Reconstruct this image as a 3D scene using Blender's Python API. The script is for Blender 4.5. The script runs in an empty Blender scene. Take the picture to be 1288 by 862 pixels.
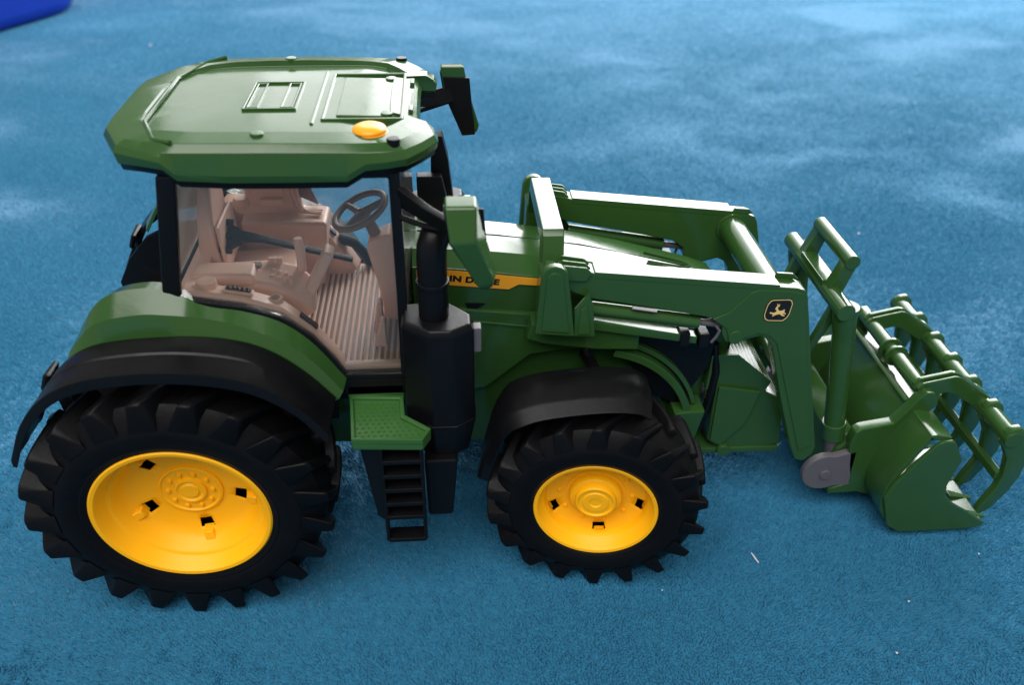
import bpy, bmesh, math, random
import numpy as np
from mathutils import Vector, Matrix
random.seed(7)
scene = bpy.context.scene
col = scene.collection
R = math.radians
S = 0.01            # everything below is written in centimetres

# ------------------------------------------------------------------ camera
cam_data = bpy.data.cameras.new('camera')
cam = bpy.data.objects.new('camera', cam_data); col.objects.link(cam)
yaw, pitch, roll = -0.0903, 0.6266, 0.0211
fw = Vector((-math.sin(yaw)*math.cos(pitch), math.cos(yaw)*math.cos(pitch), -math.sin(pitch)))
rt = Vector((math.cos(yaw), math.sin(yaw), 0)); up = rt.cross(fw)
rt2 = rt*math.cos(roll) + up*math.sin(roll); up2 = -rt*math.sin(roll) + up*math.cos(roll)
m = Matrix((rt2, up2, -fw)).transposed().to_4x4()
m.translation = Vector((11.8369, -33.5507, 33.5339))*S
cam.matrix_world = m
cam_data.sensor_fit = 'HORIZONTAL'; cam_data.sensor_width = 36
cam_data.lens = 36*1033.13/1288
cam_data.clip_start = 0.01; cam_data.clip_end = 50
cam_data.dof.use_dof = True
cam_data.dof.focus_distance = 0.38
cam_data.dof.aperture_fstop = 9
scene.camera = cam

# ------------------------------------------------------------------ light (indoors, beside a wide bright window)
world = bpy.data.worlds.new('World'); scene.world = world; world.use_nodes = True
bg = world.node_tree.nodes['Background']
bg.inputs[0].default_value = (1.0, 0.975, 0.94, 1); bg.inputs[1].default_value = 0.27

def area(name, loc, target, sx, sy, power, color):
    l = bpy.data.lights.new(name, 'AREA'); l.shape = 'RECTANGLE'; l.size = sx; l.size_y = sy
    l.energy = power; l.color = color
    o = bpy.data.objects.new(name, l); col.objects.link(o); o.location = loc
    o.rotation_euler = (Vector(target)-Vector(loc)).to_track_quat('-Z', 'Y').to_euler()
    return o
WA = R(16); WD = 1.75                        # the window lies behind the tractor, a little to the right
for k, p in enumerate((3, 5, 10, 22, 23, 25, 27)):  # outer panels are added fill: left ones pale the roof, right one lifts the rug
    u = (k-3.5)*0.392
    wx = 0.2+WD*math.sin(WA)+u*math.cos(WA); wy = WD*math.cos(WA)-u*math.sin(WA)
    area('window_and_fill_light', (wx, wy, 1.16), (wx-WD*math.sin(WA), wy-WD*math.cos(WA), 0.80), 0.372, 1.45, p, (0.98, 0.99, 1.0))
area('fill_light', (-0.3, -1.1, 2.1), (0.1, 0, 0), 2.4, 1.6, 70, (1.0, 0.97, 0.93))  # added soft fill behind the camera, standing in for room bounce

scene.view_settings.view_transform = 'Standard'
scene.view_settings.look = 'None'
scene.view_settings.exposure = 0.08
scene.view_settings.gamma = 1.0

# ------------------------------------------------------------------ materials
def mat(name, base, rough=0.35, spec=0.5, noise=0.0, nscale=60, rough_var=0.0, bump=0.0, bscale=300, coat=0.0, sheen=0.0):
    mt = bpy.data.materials.new(name); mt.use_nodes = True
    nt = mt.node_tree; p = nt.nodes['Principled BSDF']
    p.inputs['Base Color'].default_value = (*base, 1)
    p.inputs['Roughness'].default_value = rough
    p.inputs['Specular IOR Level'].default_value = spec
    p.inputs['Coat Weight'].default_value = coat
    p.inputs['Sheen Weight'].default_value = sheen
    tc = nt.nodes.new('ShaderNodeTexCoord')
    if noise or rough_var:
        n = nt.nodes.new('ShaderNodeTexNoise'); n.inputs['Scale'].default_value = nscale
        n.inputs['Detail'].default_value = 6; n.inputs['Roughness'].default_value = 0.65
        nt.links.new(tc.outputs['Object'], n.inputs['Vector'])
        if noise:
            mx = nt.nodes.new('ShaderNodeMix'); mx.data_type = 'RGBA'
            mx.inputs[6].default_value = (*[c*(1-noise) for c in base], 1)
            mx.inputs[7].default_value = (*[min(1, c*(1+noise)) for c in base], 1)
            nt.links.new(n.outputs['Fac'], mx.inputs[0]); nt.links.new(mx.outputs[2], p.inputs['Base Color'])
        if rough_var:
            mr = nt.nodes.new('ShaderNodeMapRange')
            mr.inputs[1].default_value = 0.35; mr.inputs[2].default_value = 0.65
            mr.inputs[3].default_value = rough-rough_var; mr.inputs[4].default_value = rough+rough_var
            nt.links.new(n.outputs['Fac'], mr.inputs[0]); nt.links.new(mr.outputs[0], p.inputs['Roughness'])
    if bump:
        b = nt.nodes.new('ShaderNodeTexNoise'); b.inputs['Scale'].default_value = bscale; b.inputs['Detail'].default_value = 4
        nt.links.new(tc.outputs['Object'], b.inputs['Vector'])
        bp = nt.nodes.new('ShaderNodeBump'); bp.inputs['Strength'].default_value = bump; bp.inputs['Distance'].default_value = 0.001
        nt.links.new(b.outputs['Fac'], bp.inputs['Height']); nt.links.new(bp.outputs[0], p.inputs['Normal'])
    return mt
GREEN = mat('green_plastic', (0.025, 0.074, 0.017), 0.17, 0.45, noise=0.06, nscale=35, rough_var=0.05, bump=0.03, bscale=220)
GREEN2 = mat('step_green_plastic', (0.030, 0.102, 0.022), 0.36, 0.5, noise=0.05, rough_var=0.05)
BLACK = mat('black_plastic', (0.0035, 0.0035, 0.0045), 0.38, 0.22, noise=0.1, rough_var=0.07, bump=0.04, bscale=500)
RUBBER = mat('tyre_rubber', (0.0035, 0.0035, 0.0045), 0.5, 0.12, noise=0.25, nscale=50, rough_var=0.1, bump=0.10, bscale=450)
YELLOW = mat('yellow_plastic', (0.96, 0.45, 0.004), 0.42, 0.25, noise=0.03, rough_var=0.06)
ORANGE = mat('orange_beacon_plastic', (0.90, 0.34, 0.01), 0.28, 0.5)
TAN = mat('tan_interior_plastic', (0.84, 0.56, 0.44), 0.42, 0.4, noise=0.06, rough_var=0.06)
TAUPE = mat('taupe_plastic', (0.24, 0.165, 0.135), 0.38, 0.4, noise=0.05)
GREY = mat('grey_plastic', (0.10, 0.092, 0.105), 0.45, 0.4, noise=0.08, rough_var=0.05)
SILVER = mat('silver_plastic', (0.42, 0.40, 0.42), 0.35, 0.5)
DECAL_Y = mat('yellow_sticker', (0.78, 0.33, 0.015), 0.4, 0.4)
DECAL_K = mat('black_sticker', (0.008, 0.008, 0.008), 0.4, 0.4)
DECAL_C = mat('cream_print', (0.80, 0.55, 0.20), 0.4, 0.4)
ROYAL = mat('royal_blue_plastic', (0.003, 0.03, 0.34), 0.45, 0.4, noise=0.06, nscale=4)
LINT = mat('white_lint', (0.55, 0.56, 0.6), 0.9, 0.1)

GLASS = bpy.data.materials.new('clear_window_plastic'); GLASS.use_nodes = True
nt = GLASS.node_tree; nt.nodes.remove(nt.nodes['Principled BSDF'])
fr = nt.nodes.new('ShaderNodeFresnel'); fr.inputs[0].default_value = 1.42
tr = nt.nodes.new('ShaderNodeBsdfTransparent'); tr.inputs[0].default_value = (0.97, 0.965, 0.96, 1)
gl = nt.nodes.new('ShaderNodeBsdfGlossy'); gl.inputs['Roughness'].default_value = 0.06
mx = nt.nodes.new('ShaderNodeMixShader')
nt.links.new(fr.outputs[0], mx.inputs[0]); nt.links.new(tr.outputs[0], mx.inputs[1]); nt.links.new(gl.outputs[0], mx.inputs[2])
gd = nt.nodes.new('ShaderNodeBsdfDiffuse'); gd.inputs[0].default_value = (0.9, 0.88, 0.85, 1)
gm = nt.nodes.new('ShaderNodeMixShader'); gm.inputs[0].default_value = 0.022
nt.links.new(mx.outputs[0], gm.inputs[1]); nt.links.new(gd.outputs[0], gm.inputs[2])
nt.links.new(gm.outputs[0], nt.nodes['Material Output'].inputs['Surface'])

WINDOW_REFLECTION = bpy.data.materials.new('painted_reflection_window'); WINDOW_REFLECTION.use_nodes = True
nt = WINDOW_REFLECTION.node_tree; hp = nt.nodes['Principled BSDF']; hp.inputs['Base Color'].default_value = (0.62, 0.55, 0.44, 1); hp.inputs['Roughness'].default_value = 0.3  # beige colour stands in for the tan cab reflected at a grazing angle
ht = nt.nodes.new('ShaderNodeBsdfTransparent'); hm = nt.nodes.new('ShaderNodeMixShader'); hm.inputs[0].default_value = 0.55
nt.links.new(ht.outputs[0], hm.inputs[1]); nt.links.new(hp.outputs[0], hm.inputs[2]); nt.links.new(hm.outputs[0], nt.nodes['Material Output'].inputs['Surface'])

# ------------------------------------------------------------------ mesh helpers
class MB:
    def __init__(s): s.v = []; s.f = []
    def add(s, vs, fs):
        o = len(s.v); s.v += [tuple(v) for v in vs]; s.f += [tuple(i+o for i in f) for f in fs]; return s
    def box(s, x0, x1, y0, y1, z0, z1):
        return s.loft([[(x0, y0, z0), (x1, y0, z0), (x1, y1, z0), (x0, y1, z0)], [(x0, y0, z1), (x1, y0, z1), (x1, y1, z1), (x0, y1, z1)]])
    def loft(s, rings, caps=True, closed=True, cyclic=False):
        n = len(rings[0]); vs = [p for r in rings for p in r]; fs = []
        m_ = len(rings)
        for i in range(m_ if cyclic else m_-1):
            a, b = i*n, ((i+1) % m_)*n
            for j in range(n if closed else n-1):
                k = (j+1) % n; fs.append((a+j, a+k, b+k, b+j))
        if caps and not cyclic:
            fs.append(tuple(range(n-1, -1, -1))); fs.append(tuple((m_-1)*n+j for j in range(n)))
        return s.add(vs, fs)
    def pxz(s, poly, y0, y1):
        return s.loft([[(x, y0, z) for x, z in poly], [(x, y1, z) for x, z in poly]])
    def pxy(s, poly, z0, z1):
        return s.loft([[(x, y, z0) for x, y in poly], [(x, y, z1) for x, y in poly]])
    def pyz(s, poly, x0, x1):
        return s.loft([[(x0, y, z) for y, z in poly], [(x1, y, z) for y, z in poly]])
    def frame(s, outer, inner, y0, y1):            # a ring in the xz plane with depth
        return s.loft([[(x, y0, z) for x, z in outer], [(x, y1, z) for x, z in outer], [(x, y1, z) for x, z in inner], [(x, y0, z) for x, z in inner]], caps=False, cyclic=True)
    def tube(s, pts, r, n=12, caps=True):
        pts = [Vector(p) for p in pts]; rr = r if isinstance(r, (list, tuple)) else [r]*len(pts)
        rings = []; ref = None
        for i, p in enumerate(pts):
            t = (pts[min(i+1, len(pts)-1)]-pts[max(i-1, 0)]).normalized()
            if ref is None:
                ref = Vector((0, 0, 1)) if abs(t.z) < 0.9 else Vector((1, 0, 0))
            a = (ref - t*ref.dot(t)).normalized(); b = t.cross(a); ref = a
            rings.append([p + (a*math.cos(q)+b*math.sin(q))*rr[i] for q in [2*math.pi*k/n for k in range(n)]])
        return s.loft(rings, caps)
    def lathe_y(s, prof, n=48, skip=None, caps=False):          # (radius, y) about the y axis
        vs = []; fs = []
        for r, y in prof:
            for k in range(n):
                a = 2*math.pi*k/n; vs.append((r*math.sin(a), y, r*math.cos(a)))
        for i in range(len(prof)-1):
            for k in range(n):
                if skip and skip(i, k): continue
                k2 = (k+1) % n; fs.append((i*n+k, i*n+k2, (i+1)*n+k2, (i+1)*n+k))
        if caps: fs.append(tuple(range(n))); fs.append(tuple((len(prof)-1)*n+k for k in range(n)))
        return s.add(vs, fs)
    def disc_z(s, x, y, z0, z1, r, n=24, dome=0.0):
        ring = lambda rr, z: [(x+rr*math.cos(2*math.pi*k/n), y+rr*math.sin(2*math.pi*k/n), z) for k in range(n)]
        rs = [ring(r, z0), ring(r, z1)]
        if dome: rs += [ring(r*0.92, z1+dome*0.35), ring(r*0.7, z1+dome*0.75), ring(r*0.35, z1+dome)]
        return s.loft(rs)
    def cyl(s, p0, p1, r, n=16, r2=None): return s.tube([p0, p1], [r, r if r2 is None else r2], n)
    def mir(s):                                              # mirrored across y = 0
        o = MB(); o.v = [(x, -y, z) for x, y, z in s.v]; o.f = [tuple(reversed(f)) for f in s.f]; return o
    def mesh(s, name, material, bevel=0.0, seg=2, angle=35, smooth=True):
        me = bpy.data.meshes.new(name)
        me.from_pydata([(x*S, y*S, z*S) for x, y, z in s.v], [], s.f)
        bm = bmesh.new(); bm.from_mesh(me)
        bmesh.ops.remove_doubles(bm, verts=bm.verts, dist=1e-6)
        bmesh.ops.recalc_face_normals(bm, faces=bm.faces)
        if bevel:
            es = [e for e in bm.edges if len(e.link_faces) == 2 and e.calc_face_angle(0) > R(28)]
            bmesh.ops.bevel(bm, geom=es, offset=bevel*S, segments=seg, profile=0.5, affect='EDGES', clamp_overlap=True)
        bm.to_mesh(me); bm.free()
        me.materials.append(material)
        if smooth:
            me.shade_smooth(); me.set_sharp_from_angle(angle=R(angle))
        return me
    def build(s, name, material, parent=None, bevel=0.05, seg=2, angle=35, smooth=True, loc=None, label=None):
        me = s.mesh(name, material, bevel, seg, angle, smooth)
        o = bpy.data.objects.new(name, me); col.objects.link(o)
        if parent: o.parent = parent
        if loc: o.location = [c*S for c in loc]
        if bevel:
            w = o.modifiers.new('weighted_normal', 'WEIGHTED_NORMAL'); w.keep_sharp = True
        if label: o['label'] = label
        return o
def inst(name, me, parent, loc=(0, 0, 0), rot=(0, 0, 0)):
    o = bpy.data.objects.new(name, me); col.objects.link(o); o.parent = parent
    o.location = [c*S for c in loc]; o.rotation_euler = rot; return o
def sides(mk, *a, **k):                                       # build a near piece and its mirror
    b = mk(); return b.build(*a, **k), b.mir().build(*a, **k)
def group(name, parent):
    o = bpy.data.objects.new(name, None); col.objects.link(o); o.parent = parent; o.empty_display_size = 0.01; return o
def arc(cx, cz, r, a0, a1, n):
    return [(cx+r*math.cos(R(a0+(a1-a0)*i/(n-1))), cz+r*math.sin(R(a0+(a1-a0)*i/(n-1)))) for i in range(n)]
def smooth_curve(pts, n):
    P = [Vector(p) for p in pts]; P = [P[0]*2-P[1]] + P + [P[-1]*2-P[-2]]
    out = []; m_ = len(pts)-1
    for i in range(n):
        t = i/(n-1)*m_; k = min(int(t), m_-1); u = t-k
        a, b, c, d = P[k:k+4]
        out.append(tuple(0.5*((2*b)+(c-a)*u+(2*a-5*b+4*c-d)*u*u+(3*b-a-3*c+d)*u**3)))
    return out

# ------------------------------------------------------------------ the plush rug
RUG_Z = -0.17
def rug_material(name, dark):
    mt = bpy.data.materials.new(name); mt.use_nodes = True
    nt = mt.node_tree; p = nt.nodes['Principled BSDF']
    tc = nt.nodes.new('ShaderNodeTexCoord')
    n = nt.nodes.new('ShaderNodeTexNoise'); n.inputs['Scale'].default_value = 420; n.inputs['Detail'].default_value = 2
    nt.links.new(tc.outputs['Object'], n.inputs['Vector'])
    r = nt.nodes.new('ShaderNodeValToRGB')
    a = (0.009, 0.100, 0.188); b = (0.016, 0.148, 0.270)
    if dark: a = tuple(c*0.7 for c in a); b = tuple(c*0.7 for c in b)
    r.color_ramp.elements[0].color = (*a, 1); r.color_ramp.elements[1].color = (*b, 1)
    r.color_ramp.elements[0].position = 0.3; r.color_ramp.elements[1].position = 0.7
    nt.links.new(n.outputs['Fac'], r.inputs[0]); nt.links.new(r.outputs[0], p.inputs['Base Color'])
    p.inputs['Roughness'].default_value = 0.75; p.inputs['Specular IOR Level'].default_value = 0.27
    p.inputs['Sheen Weight'].default_value = 0.75; p.inputs['Sheen Roughness'].default_value = 0.35
    p.inputs['Sheen Tint'].default_value = (0.46, 0.70, 1.0, 1)
    return mt
g = MB(); N = 2; L = 600
g.add([(-L, -L, RUG_Z), (L, -L, RUG_Z), (L, L, RUG_Z), (-L, L, RUG_Z)], [(0, 1, 2, 3)])
rug = g.build('rug', rug_material('rug_backing', True), bevel=0); rug['kind'] = 'structure'

def vnoise(x, y, seed):
    rs = np.random.RandomState(seed); T = rs.rand(256, 256)
    xi = np.floor(x).astype(int); yi = np.floor(y).astype(int); fx = x-xi; fy = y-yi
    fx = fx*fx*(3-2*fx); fy = fy*fy*(3-2*fy)
    g_ = lambda i, j: T[i & 255, j & 255]
    return (g_(xi, yi)*(1-fx)+g_(xi+1, yi)*fx)*(1-fy)+(g_(xi, yi+1)*(1-fx)+g_(xi+1, yi+1)*fx)*fy
def fbm(x, y, seed): return (vnoise(x, y, seed)+0.5*vnoise(x*2.1, y*2.1, seed+1)+0.25*vnoise(x*4.3, y*4.3, seed+2))/1.75
def build_pile():
    rs = np.random.RandomState(3); xs, ys, ss = [], [], []
    y = -24.0
    while y < 122:
        s_ = 0.118 + max(0, y+2)*0.0026
        x0 = -32-max(0, y+10)*0.42; x1 = 60+max(0, y+10)*0.68
        n = int((x1-x0)/s_)
        xs.append(x0+(np.arange(n)+rs.rand(n)*0.9)*s_); ys.append(y+(rs.rand(n)-0.5)*s_*0.95); ss.append(np.full(n, s_)); y += s_
    x = np.concatenate(xs); y = np.concatenate(ys); s_ = np.concatenate(ss); n = len(x)
    # the nap: which way the pile has been brushed, in soft patches
    wx = x+6*fbm(x*0.12, y*0.12, 50); wy = y+6*fbm(x*0.12, y*0.12, 60)
    a = fbm(wx*0.036, wy*0.060, 11); c = fbm(wx*0.16, wy*0.22, 21); f = fbm(x*0.9, y*0.9, 31); q1 = vnoise(x*3.4, y*2.6, 71); q2 = vnoise(x*2.7+40, y*3.2, 81)
    fade = np.clip(1-(y-4)/36, 0.22, 1)                      # fine tousling, combed flatter further off
    ang = 2*math.pi*(1.05*a+0.26*c)+1.1*fade*(f-0.5)+2.2*fade*(q1-0.5)+0.15*fade*rs.randn(n)
    lean = (0.35+0.55*fbm(x*0.10, y*0.14, 41))*0.185 + 0.015*rs.randn(n)
    # a shallow crease running out towards the lower left
    d = ((x+1.0)*(-0.80) - (y+8.2)*(-0.60))
    along = (y < -6.5)
    cr = np.exp(-(d/0.28)**2)*along
    h = (0.205+0.025*fade*rs.rand(n)+0.05*fade*(f-0.5)+0.17*fade*(q2-0.45))*(1-0.45*cr)
    w = s_*(1.03-0.13*fade)*(1.0+0.4*fade*(rs.rand(n)-0.5))
    ph = rs.rand(n)*2*math.pi
    V = np.zeros((n, 4, 3), np.float32)
    for k in range(3):
        q = ph+k*2*math.pi/3
        V[:, k, 0] = x+np.cos(q)*w; V[:, k, 1] = y+np.sin(q)*w; V[:, k, 2] = RUG_Z-0.01
    V[:, 3, 0] = x+np.cos(ang)*lean; V[:, 3, 1] = y+np.sin(ang)*lean; V[:, 3, 2] = RUG_Z+h
    V *= S
    idx = np.arange(n)[:, None]*4
    F = np.stack([idx+np.array([[0, 1, 3]]), idx+np.array([[1, 2, 3]]), idx+np.array([[2, 0, 3]])], 1).reshape(-1).astype(np.int32)
    me = bpy.data.meshes.new('rug_pile')
    me.vertices.add(n*4); me.vertices.foreach_set('co', V.reshape(-1))
    me.loops.add(len(F)); me.loops.foreach_set('vertex_index', F)
    me.polygons.add(n*3); me.polygons.foreach_set('loop_start', np.arange(n*3, dtype=np.int32)*3)
    me.polygons.foreach_set('loop_total', np.full(n*3, 3, np.int32))
    me.update(); me.validate(); me.shade_smooth()
    me.materials.append(rug_material('rug_fibre', False))
    o = bpy.data.objects.new('rug_pile', me); col.objects.link(o)
    o['kind'] = 'stuff'; o['label'] = 'soft teal blue plush pile of the rug'; o['category'] = 'rug'
build_pile()

# ------------------------------------------------------------------ royal blue tub at the far left
def build_tub():
    def ring(hw, hl, r, z):
        pts = []
        for cx, cy, a0 in ((hw-r, hl-r, 0), (-hw+r, hl-r, 90), (-hw+r, -hl+r, 180), (hw-r, -hl+r, 270)):
            for i in range(9):
                q = R(a0+i*90/8); pts.append((cx+r*math.cos(q), cy+r*math.sin(q), z))
        return pts
    b = MB(); b.loft([ring(23.5, 24, 7, 0), ring(24.6, 25, 8, 0.6), ring(25, 25.5, 8, 2), ring(26, 26.5, 8, 24), ring(27.5, 28, 9, 25), ring(27.5, 28, 9, 27), ring(25.6, 26, 7.5, 27), ring(25, 25.4, 7.5, 3)])
    root = b.build('storage_tub', ROYAL, bevel=0, angle=50)
    root.location = (-0.752, 0.948, RUG_Z*S); root.rotation_euler = (0, 0, R(-27))
    root['label'] = 'plain royal blue smooth tub cut off at the upper left corner'; root['category'] = 'storage tub'
build_tub()

# ================================================================== THE TOY TRACTOR
T = bpy.data.objects.new('toy_tractor', None); col.objects.link(T); T.empty_display_size = 0.02
T['label'] = 'green toy tractor with yellow wheels and a front loader on the rug'; T['category'] = 'toy tractor'

# ---- wheels -------------------------------------------------------
def make_lug(sw, Rt, Rc, half, k):
    # rows across the tread from the middle (w=0) to the shoulder and down the sidewall
    rows = [(0.04, Rt-0.02*k, Rc-0.25, 0.00, 0.13*k, 0.24*k), (0.35, Rt, Rc-0.25, -0.24, 0.13*k, 0.26*k), (0.66, Rt, Rc-0.25, -0.50, 0.14*k, 0.29*k),
            (0.86, Rt-0.02, Rc-0.50*k, -0.68, 0.18*k, 0.38*k), (0.97, Rt-0.06*k, Rc-0.80*k, -0.76, 0.18*k, 0.47*k), (1.012, Rt-0.16*k, Rc-1.02*k, -0.79, 0.17*k, 0.55*k)]
    rings = []
    for w, rt_, rb, t, ht, hb in rows:
        y = sw*w*half; ring = []
        for tt, rr in ((t-hb/half*1.5, rb), (t-ht/half*1.5, rt_), (t+ht/half*1.5, rt_), (t+hb/half*1.5, rb)):
            ph = tt*half*0.95/Rt
            ring.append((rr*math.sin(ph), y, rr*math.cos(ph)))
        rings.append(ring)
    return MB().loft(rings)
def make_tyre(Rc, half, bead, n=96):
    k = half/2.0
    prof = [(bead-0.02, half*0.70), (bead, half*0.84), (bead+0.10, half*0.93), (bead+0.35*k, half*0.985), (bead+0.42*k, half*0.975), (bead+0.50*k, half*1.0),
            ((bead+Rc)/2-0.15, half*1.02), (Rc-1.05*k, half*1.0), (Rc-0.84*k, half*0.94), (Rc-0.40*k, half*0.85), (Rc-0.10*k, half*0.70), (Rc, half*0.40), (Rc, 0)]
    prof = prof + [(r, -y) for r, y in reversed(prof[:-1])]
    return MB().lathe_y(prof, n)
SLOTS = (134, 62, -10, -82, -154)       # openings in the dish, degrees from +x
def wheel(name, loc, s, Rt, Rc, half, bead, prof, slot_ring, nlug, steer, hub):
    n = 90
    slot_k = set()
    for a in SLOTS:
        c = int(round(((90-a) % 360)/360*n))
        for d in (-2, -1, 0, 1): slot_k.add((c+d) % n)
    rim = MB().lathe_y([(r, s*y) for r, y in prof], n, skip=lambda i, k: i == slot_ring and k in slot_k)
    w = rim.build(name, YELLOW, T, bevel=0, angle=40, loc=loc)
    so = w.modifiers.new('thickness', 'SOLIDIFY'); so.thickness = 0.0010; so.offset = 0
    w.rotation_euler = (0, 0, steer)
    ty = make_tyre(Rc, half, bead)
    inst('tyre', ty.mesh('tyre', RUBBER), w)
    b = MB().lathe_y([(bead-0.35, -s*half*0.55), (0.05, -s*half*0.55)], 32); b.build('inner_disc', BLACK, w, bevel=0)
    k = half/2.0
    la = make_lug(1, Rt, Rc, half, k).mesh('lug', RUBBER, 0.05, 1); lb = make_lug(-1, Rt, Rc, half, k).mesh('lug', RUBBER, 0.05, 1)
    for i in range(nlug):
        inst('lug', la, w, rot=(0, 2*math.pi*i/nlug, 0)); inst('lug', lb, w, rot=(0, 2*math.pi*(i+0.5)/nlug, 0))
    # stub blocks below each opening
    rs, ys = hub['stub']
    for a in SLOTS:
        st = MB().loft([[(-0.26, s*(ys-0.35), -0.20), (0.26, s*(ys-0.35), -0.20), (0.26, s*(ys-0.35), 0.36), (-0.26, s*(ys-0.35), 0.36)],
                        [(-0.20, s*(ys+0.18), -0.14), (0.20, s*(ys+0.18), -0.14), (0.22, s*(ys+0.26), 0.30), (-0.22, s*(ys+0.26), 0.30)]])
        me = st.mesh('stub', YELLOW, 0.04, 1)
        o = inst('stub', me, w, loc=(rs*math.cos(R(a)), 0, rs*math.sin(R(a))), rot=(0, R(-a+90), 0))
    hb = MB().lathe_y([(r, s*y) for r, y in hub['prof']], 48); hb.build('hub', YELLOW, w, bevel=0, angle=40)
    bolts = MB(); rb, yb, nb, br = hub['bolts']
    for i in range(nb):
        q = 2*math.pi*(i+0.5)/nb
        bolts.cyl((rb*math.sin(q), s*(yb-0.1), rb*math.cos(q)), (rb*math.sin(q), s*(yb+0.09), rb*math.cos(q)), br, 10, br*0.8)
    bolts.build('wheel_bolts', YELLOW, w, bevel=0.02, seg=1)
    return w
rear_prof = [(3.70, 1.30), (3.98, 1.66), (4.00, 1.80), (3.92, 1.86), (3.80, 1.84), (3.70, 1.72), (3.52, 1.22), (3.46, 1.16), (3.38, 1.14), (3.30, 1.06), (3.12, 0.60), (2.85, 0.34), (2.58, 0.22), (2.02, 0.12), (1.62, 0.10), (1.40, 0.10), (0.2, 0.10)]
rear_hub = dict(stub=(2.62, 0.40), prof=[(1.44, 0.05), (1.40, 0.26), (1.30, 0.30), (1.22, 0.22), (0.74, 0.22), (0.70, 0.36), (0.60, 0.38), (0.52, 0.30), (0.42, 0.30), (0.36, 0.38), (0.01, 0.38)], bolts=(0.98, 0.26, 10, 0.13))
front_prof = [(2.85, 1.05), (3.04, 1.30), (3.06, 1.42), (3.00, 1.47), (2.90, 1.45), (2.82, 1.34), (2.70, 0.95), (2.64, 0.90), (2.60, 0.84), (2.56, 0.62), (2.50, 0.46), (2.10, 0.30), (1.60, 0.22), (1.35, 0.20), (0.2, 0.20)]
front_hub = dict(stub=(2.50, 0.60), prof=[(1.42, 0.1), (1.40, 0.30), (1.26, 0.32), (1.22, 0.66), (1.16, 0.72), (0.98, 0.74), (0.95, 0.96), (0.91, 1.00), (0.84, 1.00), (0.80, 0.93), (0.62, 0.93), (0.58, 0.98), (0.30, 0.98), (0.26, 0.93), (0.01, 0.93)], bolts=(1.72, 0.30, 10, 0.13))
ST = -0.1808
for s in (-1, 1):
    wheel('rear_wheel', (0, s*6.45, 6.45), s, 6.50, 6.08, 2.0, 3.72, [(r*0.95, y) for r, y in rear_prof], 12, 21, 0, rear_hub)
    wheel('front_wheel', (18.45, s*6.40, 5.08), s, 5.13, 4.80, 1.62, 2.78, [(r*0.94, y) for r, y in front_prof], 10, 18, ST, front_hub)

# ---- chassis, axles ------------------------------------------------
b = MB(); b.pxz([(-3.5, 5.0), (-3.5, 9.5), (4, 10.5), (13, 10.5), (24.5, 9.6), (24.5, 4.6), (14, 4.2), (4, 4.6)], -1.9, 1.9)
b.build('chassis', GREEN, T, bevel=0.15)
MB().cyl((0, -5.2, 6.45), (0, 5.2, 6.45), 1.0, 20).build('rear_axle', BLACK, T)
MB().pyz([(-5.2, 4.6), (-5.2, 5.6), (-1.5, 6.2), (1.5, 6.2), (5.2, 5.6), (5.2, 4.6), (1.5, 3.9), (-1.5, 3.9)], 17.6, 19.0).build('front_axle', BLACK, T)

# ---- rear fenders ---------------------------------------------------
NS = 40
lip = smooth_curve([(-5.95, 10.05), (-5.0, 11.9), (-3.75, 13.25), (-2.2, 13.98), (0.0, 14.22), (2.0, 14.12), (3.7, 13.7), (4.95, 13.0), (5.95, 12.05), (6.8, 10.75)], NS) if False else None
def c3(pts, y): return [Vector(p) for p in smooth_curve([(x, y, z) for x, z in pts], NS)]
C0 = c3([(-5.90, 10.10), (-4.95, 11.95), (-3.72, 13.25), (-2.2, 13.95), (0.0, 14.22), (2.0, 14.10), (3.75, 13.68), (4.92, 13.0), (5.9, 12.05), (6.72, 10.80)], -8.25)
C0b = [p+Vector((0, -0.04, -0.32)) for p in C0]
C1 = c3([(-5.60, 10.35), (-4.60, 12.15), (-3.45, 13.45), (-1.95, 14.12), (0.3, 14.32), (2.25, 14.22), (3.65, 13.88), (4.75, 13.25), (5.82, 12.22), (6.82, 10.90)], -6.0)
def shell(curves, thick):
    # an open sheet through the curves, given thickness downwards
    n = len(curves[0]); top = [[c[i] for c in curves] for i in range(n)]
    rings = []
    for r in top:
        cen = Vector((0.4, 0, 6.45)); low = []
        for p in reversed(r):
            d = Vector((p.x-cen.x, 0, p.z-cen.z)).normalized(); low.append(p-d*thick)
        rings.append(list(r)+low)
    return MB().loft(rings)
def flare():
    L = lambda t, dz: [a.lerp(b_, t)+Vector((0, 0, dz)) for a, b_ in zip(C1, C0)]
    return shell([C1, L(0.12, 0.06), L(0.46, 0.06), L(0.50, 0.0), L(0.88, 0.03), C0, C0b], 0.16)
C1g = c3([(-3.55, 13.35), (-2.9, 13.8), (-1.95, 14.15), (-0.6, 14.3), (0.3, 14.36), (2.25, 14.26), (3.65, 13.92), (4.75, 13.3), (5.82, 12.28), (6.95, 10.8)], -5.98)
CMg = c3([(-3.50, 13.55), (-2.7, 14.45), (-1.95, 14.95), (-0.6, 15.20), (0.3, 15.20), (2.25, 14.92), (3.65, 14.42), (4.85, 13.75), (5.95, 12.75), (7.12, 11.0)], -5.72)
C2g = c3([(-3.40, 13.75), (-2.5, 15.05), (-1.7, 15.72), (-0.7, 16.00), (0.5, 15.95), (2.0, 15.20), (3.4, 14.92), (4.85, 14.35), (6.05, 13.20), (7.25, 11.25)], -5.05)
C3g = c3([(-3.3, 13.6), (-2.4, 15.0), (-1.6, 15.65), (-0.6, 15.95), (0.5, 15.9), (2.0, 15.1), (3.4, 14.8), (4.8, 14.2), (5.9, 13.1), (7.1, 11.2)], -4.5)
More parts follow.
